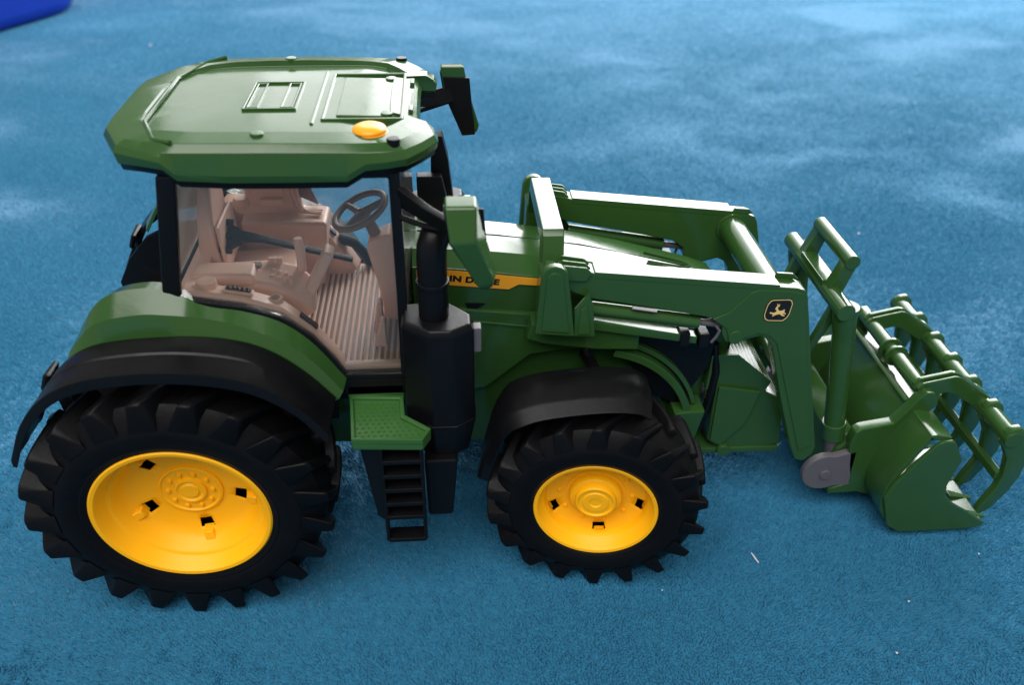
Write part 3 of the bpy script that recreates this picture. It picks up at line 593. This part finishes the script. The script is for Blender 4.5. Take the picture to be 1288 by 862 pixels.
# ---- exhaust / intake boxes at the cab front corners ---------------------------
def corner_box():
    p = [(9.75, -4.6), (11.7, -4.4), (12.75, -5.5), (12.75, -6.35), (11.9, -6.9), (10.9, -6.9), (9.80, -6.1)]
    q = [(9.90, -4.7), (11.5, -4.6), (12.45, -5.6), (12.45, -6.15), (11.7, -6.6), (11.0, -6.6), (10.0, -5.9)]
    r = [(9.85, -4.7), (11.62, -4.55), (12.58, -5.55), (12.58, -6.28), (11.8, -6.76), (10.98, -6.76), (9.95, -6.0)]
    b = MB(); b.loft([[(x, y, 7.75) for x, y in q], [(x, y, 9.5) for x, y in p], [(x, y, 14.40) for x, y in p], [(x, y, 14.72) for x, y in r]])
    return b
bn, bf = sides(corner_box, 'corner_box', BLACK, T, bevel=0.08)
for s, f in ((1, bn), (-1, bf)):
    b = MB(); b.loft([[(x, y, 9.70) for x, y in [(9.85, -4.6), (9.95, -6.03), (10.87, -6.95), (11.93, -6.95), (12.80, -6.38), (12.80, -5.48), (11.72, -4.35)]], [(x, y, 9.80) for x, y in [(9.85, -4.6), (9.95, -6.03), (10.87, -6.95), (11.93, -6.95), (12.80, -6.38), (12.80, -5.48), (11.72, -4.35)]]])
    (b if s > 0 else b.mir()).build('box_seam', BLACK, f, bevel=0.02, seg=1)
    b = MB().box(12.70, 13.05, -6.2, -5.7, 13.2, 14.4); (b if s > 0 else b.mir()).build('box_clip', SILVER if s < 0 else GREY, f, bevel=0.06)
    b = MB().loft([[(10.5, -6.1, 4.9), (11.65, -6.1, 4.9), (11.65, -7.2, 4.9), (10.5, -7.2, 4.9)], [(10.45, -5.8, 8.1), (11.95, -5.8, 8.1), (11.95, -7.2, 8.1), (10.45, -7.2, 8.1)]])
    b.v = [(x, y+0.15, z-(0.5 if z < 6 else 0.2)) for x, y, z in b.v]
    (b if s > 0 else b.mir()).build('lower_tank', BLACK, f, bevel=0.15)
stk = MB().tube([(11.15, -5.55, 14.3), (11.15, -5.55, 16.2)], 0.62, 28).build('exhaust_stack', BLACK, bn, bevel=0.05)
MB().tube([(11.15, -5.55, 16.15), (11.15, -5.55, 16.4)], 0.67, 28).build('stack_collar', BLACK, bn, bevel=0.05)
MB().tube([(11.15, -5.55, 16.3), (11.15, -5.55, 17.4), (11.18, -5.5, 17.85), (11.30, -5.35, 18.2), (11.6, -5.1, 18.45), (12.0, -4.8, 18.5)], [0.60, 0.60, 0.60, 0.60, 0.58, 0.56], 28).build('stack_elbow', BLACK, bn, bevel=0)
MB().loft([[(11.0, 3.6, 14.2), (12.25, 3.6, 14.2), (12.25, 4.9, 14.2), (11.0, 4.9, 14.2)], [(11.1, 3.7, 17.4), (11.95, 3.7, 17.4), (11.95, 4.7, 17.4), (11.1, 4.7, 17.4)], [(11.25, 3.8, 18.6), (11.7, 3.8, 18.6), (11.7, 4.6, 18.6), (11.25, 4.6, 18.6)]]).build('intake_snorkel', BLACK, bf, bevel=0.08)
MB().loft([[(10.4, 2.6, 14.2), (12.15, 2.6, 14.2), (12.15, 3.5, 14.2), (10.4, 3.5, 14.2)], [(10.4, 3.0, 16.9), (11.6, 3.0, 16.9), (11.6, 3.6, 16.9), (10.4, 3.6, 16.9)]]).build('intake_shroud', BLACK, bf, bevel=0.06)

# ---- mirrors ------------------------------------------------------------------
def shift(b, dx, dy, dz):
    b.v = [(x+dx, y+dy, z+dz) for x, y, z in b.v]; return b
def mirror_shell():
    return MB().loft([[(11.60, -7.15, 20.55), (12.75, -7.15, 20.55), (12.75, -6.35, 20.65), (11.60, -6.35, 20.65)], [(11.75, -7.62, 19.35), (12.70, -7.62, 19.40), (12.98, -6.40, 19.4), (11.75, -6.40, 19.35)],
                      [(12.70, -7.35, 17.40), (13.32, -7.35, 17.60), (13.5, -6.5, 17.6), (12.70, -6.5, 17.40)], [(12.95, -7.1, 17.05), (13.3, -7.1, 17.2), (13.4, -6.6, 17.2), (12.95, -6.6, 17.05)]])
mn, mf = sides(lambda: shift(mirror_shell(), 0.12, -0.42, -0.02), 'mirror', GREEN, T, bevel=0.10, seg=3)
mf.location = (-0.02*S, 0, 0.32*S)
def mirror_back(): return MB().loft([[(11.70, -6.42, 20.15), (13.02, -6.42, 20.1), (13.02, -6.28, 20.1), (11.70, -6.28, 20.15)], [(11.85, -6.42, 19.0), (13.10, -6.42, 19.0), (13.10, -6.28, 19.0), (11.85, -6.28, 19.0)], [(12.6, -6.5, 17.1), (13.28, -6.5, 17.15), (13.28, -6.36, 17.15), (12.6, -6.36, 17.1)]])
def mirror_glass(): return MB().loft([[(11.60, -7.05, 20.35), (11.60, -6.45, 20.35), (11.57, -6.45, 20.35), (11.57, -7.05, 20.35)], [(11.74, -7.4, 19.3), (11.74, -6.45, 19.3), (11.70, -6.45, 19.3), (11.70, -7.4, 19.3)], [(12.7, -7.2, 17.5), (12.7, -6.55, 17.5), (12.66, -6.55, 17.5), (12.66, -7.2, 17.5)]])
def mirror_arm(): return MB().loft([[(9.95, -4.9, 19.3), (9.95, -5.15, 20.2), (10.25, -5.0, 20.2), (10.25, -4.8, 19.3)], [(10.9, -5.75, 19.05), (10.9, -6.05, 19.8), (11.25, -5.95, 19.8), (11.25, -5.65, 19.05)], [(12.1, -6.9, 18.9), (12.1, -7.1, 19.5), (12.5, -7.0, 19.5), (12.5, -6.8, 18.9)]])
def mirror_brace(): return MB().tube([(10.0, -5.0, 18.9), (11.0, -5.8, 18.9), (12.1, -6.5, 19.0)], 0.12, 8)
for s, mm in ((1, mn), (-1, mf)):
    for fn, nm, mt in ((mirror_back, 'mirror_back', BLACK), (mirror_glass, 'mirror_glass', BLACK), (mirror_arm, 'mirror_arm', BLACK), (mirror_brace, 'mirror_brace', BLACK)):
        b = fn()
        if nm in ('mirror_back', 'mirror_glass'): shift(b, 0.12, -0.42, -0.02)
        (b if s > 0 else b.mir()).build(nm, mt, mm, bevel=0.05 if nm != 'mirror_brace' else 0)

# ---- step, ladder ----------------------------------------------------------------
def step_plate():
    p = [(7.25, -5.0), (9.62, -5.2), (9.72, -6.5), (10.85, -7.45), (10.5, -8.15), (7.55, -7.95)]
    return MB().pxy(p, 9.60, 10.05)
sn, sf = sides(step_plate, 'step', GREEN2, T, bevel=0.08)
for s, f in ((1, sn), (-1, sf)):
    p = [(7.25, -5.0), (9.62, -5.2), (9.72, -6.5), (10.85, -7.45), (10.5, -8.15), (7.55, -7.95)]
    pi_ = [(7.42, -5.25), (9.45, -5.38), (9.52, -6.62), (10.62, -7.50), (10.40, -7.95), (7.70, -7.78)]
    b = MB().loft([[(x, y, 9.9) for x, y in p], [(x, y, 10.22) for x, y in p], [(x, y, 10.20) for x, y in pi_], [(x, y, 9.9) for x, y in pi_]], caps=False, cyclic=True)
    (b if s > 0 else b.mir()).build('step_rim', GREEN2, f, bevel=0.04)
    b = MB()
    for i in range(11):
        for j in range(9):
            x = 7.72+i*0.26+(0.13 if j % 2 else 0); y = -5.6-j*0.255
            if x > 9.35 and y > -6.62-(x-9.45)*0.78-0.05: continue
            if x > 10.35+0.0*(y): continue
            b.add([(x-0.09, y, 10.04), (x, y-0.06, 10.04), (x+0.09, y, 10.04), (x, y+0.06, 10.04), (x, y, 10.14)], [(0, 1, 4), (1, 2, 4), (2, 3, 4), (3, 0, 4)])
    o = (b if s > 0 else b.mir()).build('step_tread', GREEN2, f, bevel=0); o['kind'] = 'stuff'
    b = MB().box(7.2, 9.66, -5.1, -4.95, 9.7, 10.75); (b if s > 0 else b.mir()).build('step_back', GREEN2, f, bevel=0.05)
    b = MB().loft([[(7.8, -7.7, 9.6), (8.75, -7.9, 9.6), (8.75, -5.6, 9.6), (7.8, -5.6, 9.6)], [(8.25, -7.6, 5.1), (8.8, -7.9, 5.0), (8.8, -6.4, 5.0), (8.25, -6.4, 5.1)]])
    (b if s > 0 else b.mir()).build('ladder_side_plate', BLACK, f, bevel=0.08)
    for x in (8.62, 10.32):
        b = MB().loft([[(x, -8.02, 9.6), (x+0.16, -8.02, 9.6), (x+0.16, -7.6, 9.6), (x, -7.6, 9.6)], [(x-0.03, -8.02, 3.9), (x+0.13, -8.02, 3.9), (x+0.13, -7.6, 3.9), (x-0.03, -7.6, 3.9)]])
        (b if s > 0 else b.mir()).build('ladder_rail', BLACK, f, bevel=0.04)
    for z in (8.9, 8.05, 7.2, 6.35, 5.5, 4.0):
        b = MB().box(8.7, 10.4, -8.05, -7.3, z-0.18, z+0.05); (b if s > 0 else b.mir()).build('rung', BLACK, f, bevel=0.05)
        if z > 4.5:
            b = MB().box(8.75, 10.35, -7.3, -7.15, z-0.3, z+0.62); (b if s > 0 else b.mir()).build('ladder_back', BLACK, f, bevel=0.03)
# ---- rear hitch ------------------------------------------------------------------
MB().box(-6.2, -3.4, -0.5, 0.5, 4.6, 5.2).build('tow_bar', BLACK, T, bevel=0.1)

# ================================================================== FRONT LOADER
def tower():
    b = MB()
    b.pxz([(15.45, 12.9), (15.62, 15.75)]+[(16.2+0.58*math.cos(R(a)), 15.72+0.55*math.sin(R(a))) for a in (165, 140, 115, 90, 65, 40, 15)]+[(17.2, 12.7)], -4.62, -4.22)
    b.pxz([(15.6, 12.6), (15.7, 15.4), (16.0, 15.75), (16.6, 15.7), (16.9, 15.2), (17.3, 12.6)], -4.22, -2.75)
    return b
def loader_arm():
    p = [(16.15, 15.35), (16.5, 15.85), (17.7, 15.62), (18.1, 15.48), (22.0, 15.02), (26.3, 14.58), (27.1, 14.5), (27.5, 14.35), (27.7, 13.95), (29.0, 9.2), (30.2, 4.85), (30.15, 4.3), (29.75, 3.85), (29.3, 4.0), (28.85, 4.95), (27.6, 8.3), (26.6, 11.3), (26.3, 11.75), (25.9, 11.95), (25.2, 11.75), (24.75, 11.55), (24.3, 11.7), (24.05, 12.15), (24.0, 12.6), (23.4, 13.05), (20.5, 13.72), (17.9, 14.25), (17.1, 14.6)]
    return MB().pxz(p, -4.0, -3.1)
tn, tf = sides(tower, 'loader_tower', GREEN, T, bevel=0.07)
an, af = sides(loader_arm, 'loader_arm', GREEN, T, bevel=0.08)
for s, t, a in ((1, tn, an), (-1, tf, af)):
    def B(b, n, mt, par, **k): return (b if s > 0 else b.mir()).build(n, mt, par, **k)
    B(MB().pxz([(15.72, 13.1), (15.85, 15.6)]+[(16.2+0.36*math.cos(R(q)), 15.66+0.36*math.sin(R(q))) for q in (160, 125, 90, 55, 20)]+[(16.95, 12.95)], -4.70, -4.6), 'tower_plate', GREEN, t, bevel=0.05)
    B(MB().pxz([(17.2, 12.6), (17.15, 13.9), (17.75, 14.75), (17.95, 14.2), (18.15, 12.55)], -4.45, -4.15), 'tower_gusset', GREEN, t, bevel=0.05)
    B(MB().pxz([(17.35, 12.75), (17.4, 14.0), (17.68, 14.25), (17.92, 12.72)], -4.53, -4.43), 'gusset_plate', GREEN, t, bevel=0.04)
    B(MB().pxz([(15.2, 11.9), (15.4, 12.75), (18.6, 12.65), (20.4, 12.2), (20.4, 11.1), (18.4, 11.2), (16.0, 11.6)], -3.6, -2.5), 'tower_mount', GREEN, t, bevel=0.1)
    # pivot fins at the arm root
    for k in range(3):
        B(MB().pxz([(16.4, 15.3), (16.35, 15.75), (16.6, 16.0+0.02*k), (17.6, 15.86), (17.85, 15.6), (17.6, 15.2)], -4.12+k*0.40, -4.0+k*0.40), 'pivot_fin', GREEN, a, bevel=0.04)
    # raised cover plate at the elbow with the maker's emblem
    B(MB().pxz([(23.5, 13.0), (24.2, 13.35), (25.0, 14.35), (25.4, 14.50), (27.0, 14.36), (27.42, 14.2), (27.56, 13.8), (28.4, 10.6), (29.9, 5.0), (29.3, 4.7), (27.8, 8.7), (26.75, 11.55), (26.3, 12.0), (25.8, 12.15), (24.9, 11.85), (24.4, 11.9), (24.2, 12.5)], -4.06, -3.98), 'elbow_plate', GREEN, a, bevel=0.03)
    B(MB().cyl((24.72, -4.14, 12.0), (24.72, -3.9, 12.0), 0.36, 20), 'pivot_boss', GREEN, a, bevel=0.04)
    B(MB().pxz([(26.25, 14.5), (26.35, 14.85), (27.1, 14.78), (27.4, 14.5)], -3.25, -3.1), 'elbow_lip', GREEN, a, bevel=0.04)
    B(MB().pxz([(18.0, 15.30), (18.0, 15.60), (26.25, 14.70), (26.25, 14.40)], -4.015, -3.085), 'arm_top_strip', GREEN, a, bevel=0.02)
    # emblem
    cx, cz = 26.40, 13.42; q = 0.0118
    def sh(pts, k=1.0): return [(cx+(x-354)*q*k-(174-z)*q*0.22, cz+(174-z)*q*1.22) for x, z in pts]
    shield = [(322, 137), (332, 133), (398, 133), (408, 137), (412, 150), (400, 190), (390, 205), (372, 217), (312, 214), (300, 208), (296, 192), (306, 160), (312, 148)]
    em = B(MB().pxz(sh(shield), -4.085, -4.055), 'emblem', DECAL_K, a, bevel=0)
    o_ = sh([(354+(x-354)*0.95, 174+(z-174)*0.95) for x, z in shield]); i_ = sh([(354+(x-354)*0.90, 174+(z-174)*0.90) for x, z in shield])
    B(MB().frame(o_, i_, -4.094, -4.08), 'emblem_border', DECAL_C, em, bevel=0)
    deer = [(344, 164), (341, 170), (347, 172), (346, 179), (337, 183), (322, 180), (320, 184), (336, 189), (330, 193), (332, 196), (345, 190), (360, 188), (366, 194), (378, 197), (379, 194), (371, 189), (374, 186), (382, 190), (383, 187), (377, 180), (379, 172), (376, 171), (372, 175), (358, 176), (353, 170), (351, 163), (357, 160), (360, 152), (357, 151), (354, 157), (352, 150), (349, 150), (350, 160), (346, 160)]
    B(MB().pxz(sh(deer), -4.094, -4.08), 'leaping_deer', DECAL_C, em, bevel=0)
    # lift ram below the arm
    B(MB().cyl((17.9, -3.62, 13.55), (23.0, -3.62, 12.62), 0.34, 18), 'lift_cylinder', GREEN, a, bevel=0.05)
    B(MB().cyl((22.9, -3.62, 12.64), (24.3, -3.62, 12.38), 0.16, 12), 'lift_rod', GREY, a, bevel=0)
    B(MB().loft([[(17.9, -3.9, 13.05), (23.0, -3.9, 11.95), (23.0, -3.9, 11.55), (17.9, -3.9, 12.55)], [(17.9, -3.3, 13.05), (23.0, -3.3, 11.95), (23.0, -3.3, 11.55), (17.9, -3.3, 12.55)]]), 'levelling_link', GREEN, a, bevel=0.06)
    for x, z in ((22.4, 11.95), (23.3, 11.85)):
        B(MB().box(x-0.22, x+0.22, -4.02, -3.2, z-0.42, z+0.30), 'link_clamp', BLACK, a, bevel=0.05)
    B(MB().tube([(23.75, -3.9, 12.55), (23.95, -3.95, 12.3), (23.85, -3.9, 11.9), (23.7, -3.85, 11.6)], 0.07, 8), 'link_pin', GREY, a, bevel=0)
    B(MB().cyl((19.8, -3.98, 13.72), (20.9, -3.98, 13.5), 0.07, 8), 'grease_line', SILVER, a, bevel=0)
# arch over the hood
AR = MB(); AR.loft([[(15.85, y, z), (16.75, y, z), (16.85, y2, z2), (15.75, y2, z2)] for y, z, y2, z2 in ((-3.35, 15.2, -2.75, 15.0), (-2.85, 16.75, -2.35, 16.3), (-2.6, 16.95, -2.2, 16.45), (2.6, 16.95, 2.2, 16.45), (2.85, 16.75, 2.35, 16.3), (3.35, 15.2, 2.75, 15.0))])
AR.build('loader_arch', GREEN, T, bevel=0.05)
MB().cyl((26.35, -3.2, 13.75), (26.35, 3.2, 13.75), 0.68, 28).build('cross_tube', GREEN, T)
sides(lambda: MB().cyl((26.35, -3.25, 13.75), (26.35, -2.95, 13.75), 0.80, 28), 'tube_flange', GREEN, T)
MB().cyl((29.4, -3.1, 6.6), (29.4, 3.1, 6.6), 0.42, 20).build('lower_cross_tube', GREEN, T)
MB().pxz([(28.3, 8.6), (28.7, 9.6), (29.2, 9.0), (28.9, 7.8)], -3.1, 3.1).build('cross_plate', GREEN, T)
# tilt frame
TF = MB().cyl((29.95, -3.55, 12.75), (29.95, 3.55, 12.75), 0.44, 20).build('tilt_frame', GREEN, T)
for y in (-2.95, 2.95):
    MB().tube([(30.2, y, 12.75), (30.25, y, 12.2), (30.55, y, 10.8)], [0.62, 0.58, 0.52], 20).build('cylinder_head', GREEN, TF, bevel=0.06)
    MB().cyl((30.3, y, 12.0), (31.55, y, 5.0), 0.52, 22).build('tilt_cylinder', GREEN, TF)
    MB().cyl((31.42, y, 5.6), (31.60, y, 4.6), 0.60, 22).build('cylinder_collar', GREEN, TF)
    MB().cyl((31.5, y, 4.7), (31.8, y, 3.3), 0.34, 16).build('tilt_rod', GREY, TF)
    MB().pxz([(28.9, 9.3), (29.3, 9.7), (30.3, 12.3), (29.8, 12.7)], y*0.80-0.18, y*0.80+0.18).build('tilt_link', GREEN, TF)
HL = MB().cyl((30.45, -2.0, 14.5), (30.45, 2.0, 14.5), 0.37, 20).build('tilt_handle', GREEN, TF, bevel=0.06)
for y in (-1.65, 1.65):
    MB().loft([[(29.6, y-0.3, 12.9), (30.35, y-0.3, 12.7), (30.35, y+0.3, 12.7), (29.6, y+0.3, 12.9)], [(30.15, y-0.3, 14.5), (30.75, y-0.3, 14.4), (30.75, y+0.3, 14.4), (30.15, y+0.3, 14.5)]]).build('handle_post', GREEN, HL)
MB().box(29.55, 30.3, -1.4, 1.4, 12.95, 13.25).build('handle_plate', GREEN, HL)
# grey hinge plates
for s in (-1, 1):
    p = arc(31.2, 2.85, 1.18, 300, 75, 20)+[(32.6, 4.35), (32.75, 1.9)]
    b = MB().pxz(p, -3.95, -3.55); (b if s < 0 else b.mir()).build('hinge_plate', GREY, T, bevel=0.06)
    b = MB().cyl((31.25, -4.05, 2.75), (31.25, -3.5, 2.75), 0.3, 16); (b if s < 0 else b.mir()).build('hinge_bolt', GREY, T, bevel=0.03)
MB().loft([[(31.2, -3.5, 2.0), (32.6, -3.5, 1.8), (32.6, -3.5, 5.0), (31.7, -3.5, 4.2)], [(31.2, 3.5, 2.0), (32.6, 3.5, 1.8), (32.6, 3.5, 5.0), (31.7, 3.5, 4.2)]]).build('hitch_carriage', GREEN, T, bevel=0.1)

# bucket
BW = 5.85
pathb = [(34.75, 6.95), (34.3, 6.05), (33.85, 4.9), (33.5, 3.7), (33.45, 2.8), (33.6, 1.95), (34.1, 1.1), (34.9, 0.5), (36.5, 0.42), (38.3, 0.42), (39.7, 0.55)]
outer = []; inner = []
for i, (x, z) in enumerate(pathb):
    a = Vector(pathb[max(i-1, 0)]); c = Vector(pathb[min(i+1, len(pathb)-1)]); d = (c-a).normalized(); nrm = Vector((-d.y, d.x))
    t = 0.26 if i < len(pathb)-1 else 0.06
    outer.append((x, z)); inner.append((x+nrm.x*t, z+nrm.y*t))
BK = MB().pxz(outer+inner[::-1], -BW, BW).build('bucket', GREEN, T, bevel=0.04, angle=50)
endp = [(33.9, 1.75), (33.45, 2.95), (33.72, 4.0), (34.4, 5.4), (35.1, 6.58), (35.4, 6.78), (35.9, 6.78), (36.3, 6.2), (36.75, 5.5), (36.62, 4.6), (36.55, 3.7), (36.75, 3.0), (37.2, 2.45), (38.3, 1.7), (39.6, 0.80), (39.5, 0.5), (38.6, 0.36), (35.0, 0.36), (34.2, 0.9)]
endo = sides(lambda: MB().pxz(endp, -BW-0.22, -BW+0.02), 'end_plate', GREEN, BK, bevel=0.09)
MB().pxz([(34.7, 6.72), (34.75, 7.0), (35.05, 7.05), (35.85, 6.86), (35.9, 6.6), (35.0, 6.7)], -BW, BW).build('bucket_top_lip', GREEN, BK, bevel=0.05)
MB().pxz([(34.72, 6.9), (34.55, 7.1), (34.7, 7.22), (34.95, 7.05)], -3.3, 3.3).build('back_edge_bead', GREEN, BK, bevel=0.04)
def ear():
    return MB().pxz([(32.35, 3.4), (32.05, 4.9), (32.15, 5.65), (32.45, 5.85), (34.0, 6.15), (34.55, 7.1), (34.85, 7.75), (35.15, 8.1), (35.55, 8.1), (35.85, 7.75), (35.95, 7.2), (35.3, 6.6), (34.35, 5.5), (33.75, 3.9), (33.6, 2.2), (34.3, 0.95), (33.3, 1.3), (31.75, 1.25), (31.7, 1.65), (32.75, 2.0)], -3.95, -3.35)
en, ef = sides(ear, 'bucket_ear', GREEN, BK, bevel=0.08)
for y in np.linspace(-5.3, 5.3, 9):
    MB().loft([[(38.6, y-0.26, 0.42), (38.6, y+0.26, 0.42), (38.6, y+0.26, 0.95), (38.6, y-0.26, 0.95)], [(40.1, y-0.10, 0.40), (40.1, y+0.10, 0.40), (40.1, y+0.10, 0.52), (40.1, y-0.10, 0.52)]]).build('tooth', GREEN, BK, bevel=0.05)
# grapple
GP = MB().cyl((35.25, -3.35, 7.82), (35.25, 3.35, 7.82), 0.40, 20).build('grapple', GREEN, T)
for y in (-0.55, 0.15): MB().cyl((35.25, y, 7.82), (35.25, y+0.16, 7.82), 0.62, 20).build('pivot_collar', GREEN, GP, bevel=0.03)
for y in (-3.05, 2.75):
    pth = [(34.85, 8.05), (35.1, 8.35), (36.65, 8.72), (37.05, 8.62), (39.0, 7.25), (39.1, 6.8), (38.6, 6.5), (37.0, 7.55), (36.5, 7.75), (35.5, 7.45), (35.0, 7.55)]
    MB().pxz(pth, y-0.12, y+0.12+0.0).build('grapple_arm', GREEN, GP, bevel=0.05)
    MB().pxz([(34.95, 7.95), (36.6, 8.42), (37.0, 8.35), (38.9, 7.1), (38.75, 6.7), (36.9, 7.95), (36.6, 8.02), (35.1, 7.6)], y-0.36, y+0.36).build('arm_web', GREEN, GP, bevel=0.05)
    MB().pxz(pth, y-0.48, y-0.34).build('grapple_arm', GREEN, GP, bevel=0.05)
MB().cyl((38.75, -6.25, 6.85), (38.75, 6.15, 6.85), 0.46, 22).build('grapple_tube', GREEN, GP)
tine = MB().pxz([(38.35, 7.15), (38.55, 7.42), (39.0, 7.52), (39.3, 7.25), (39.62, 6.4), (40.1, 5.2), (40.15, 4.2), (39.9, 3.1), (39.45, 1.95), (38.95, 1.55), (38.72, 1.75), (38.85, 2.35), (39.15, 3.4), (39.2, 4.3), (38.95, 5.5), (38.55, 6.2), (38.3, 6.5)], -0.2, 0.2).mesh('tine', GREEN, 0.07, 2)
for k in range(-3, 4): inst('tine', tine, GP, loc=(0, k*1.96-0.05, 0))
MB().pxz([(38.95, 4.35), (39.25, 4.45), (39.3, 3.95), (39.0, 3.85)], -5.9, 5.85).build('grapple_bar', GREEN, GP, bevel=0.05)

# ================================================================== loose things
def fork_rod():
    # a black rod with a three-pronged end lying across the seats
    b = MB()
    b.loft([[(2.6, -0.75, 15.62), (2.6, -0.25, 15.85), (2.6, -0.25, 16.02), (2.6, -0.75, 15.8)], [(3.6, -0.55, 15.45), (3.6, -0.25, 15.55), (3.6, -0.25, 15.72), (3.6, -0.55, 15.62)], [(7.4, -0.30, 14.2), (7.4, -0.02, 14.2), (7.4, -0.02, 14.38), (7.4, -0.30, 14.38)]])
    b.loft([[(2.05, -0.95, 15.25), (2.05, 0.1, 16.05), (2.05, 0.1, 16.22), (2.05, -0.95, 15.42)], [(2.7, -0.78, 15.50), (2.7, -0.2, 15.85), (2.7, -0.2, 16.02), (2.7, -0.78, 15.68)]])
    for y, z in ((-0.95, 15.25), (-0.42, 15.68), (0.1, 16.08)):
        b.tube([(2.3, y, z+0.10), (1.8, y, z+0.14), (1.62, y, z+0.14)], [0.17, 0.15, 0.09], 10)
    o = b.build('fork_rod', BLACK, None, bevel=0.05)
    o['label'] = 'black plastic rod with forked end lying across the cab seats'; o['category'] = 'rod'
fork_rod()
specks = [(949, 703, 0.28, 'thin pale straw of lint on the rug before the front wheel'), (1080, 294, 0.16, 'round white lint speck on the rug above the bucket'), (833, 743, 0.06, 'tiny white lint speck just right of the front tyre bottom'), (1143, 757, 0.07, 'small white lint speck below the bucket near the right edge'), (1128, 822, 0.08, 'white lint speck at the bottom right of the rug'), (189, 57, 0.25, 'white lint speck on the rug behind the cab roof'), (1231, 697, 0.06, 'tiny white lint speck just below the bucket lip')]
LOC = {949: (26.99, -6.98), 1080: (47.24, 26.98), 833: (21.79, -8.61), 1143: (33.74, -10.05), 1128: (31.85, -12.76), 189: (-27.68, 83.88), 1231: (38.8, -7.43)}
for px, py, r, lab in specks:
    x, y = LOC[px]; b = MB(); r = r*0.75
    if px == 949: b.tube([(-0.05, 0.35, 0), (0, 0, 0.05), (0.12, -0.30, 0.0)], [0.03, 0.045, 0.03], 6)
    else:
        rr = [random.uniform(0.7, 1.3) for _ in range(8)]
        b.loft([[(r*0.6*rr[k]*math.cos(k*math.pi/4), r*0.6*rr[k]*math.sin(k*math.pi/4), -0.05) for k in range(8)], [(r*rr[k]*math.cos(k*math.pi/4), r*rr[k]*math.sin(k*math.pi/4), r*0.3) for k in range(8)], [(r*0.5*math.cos(k*math.pi/4), r*0.5*math.sin(k*math.pi/4), r*0.7) for k in range(8)]])
    o = b.build('lint_speck', LINT, None, bevel=0, loc=(x, y, 0.0)); o['label'] = lab; o['category'] = 'lint'; o['group'] = 'lint specks on the rug'
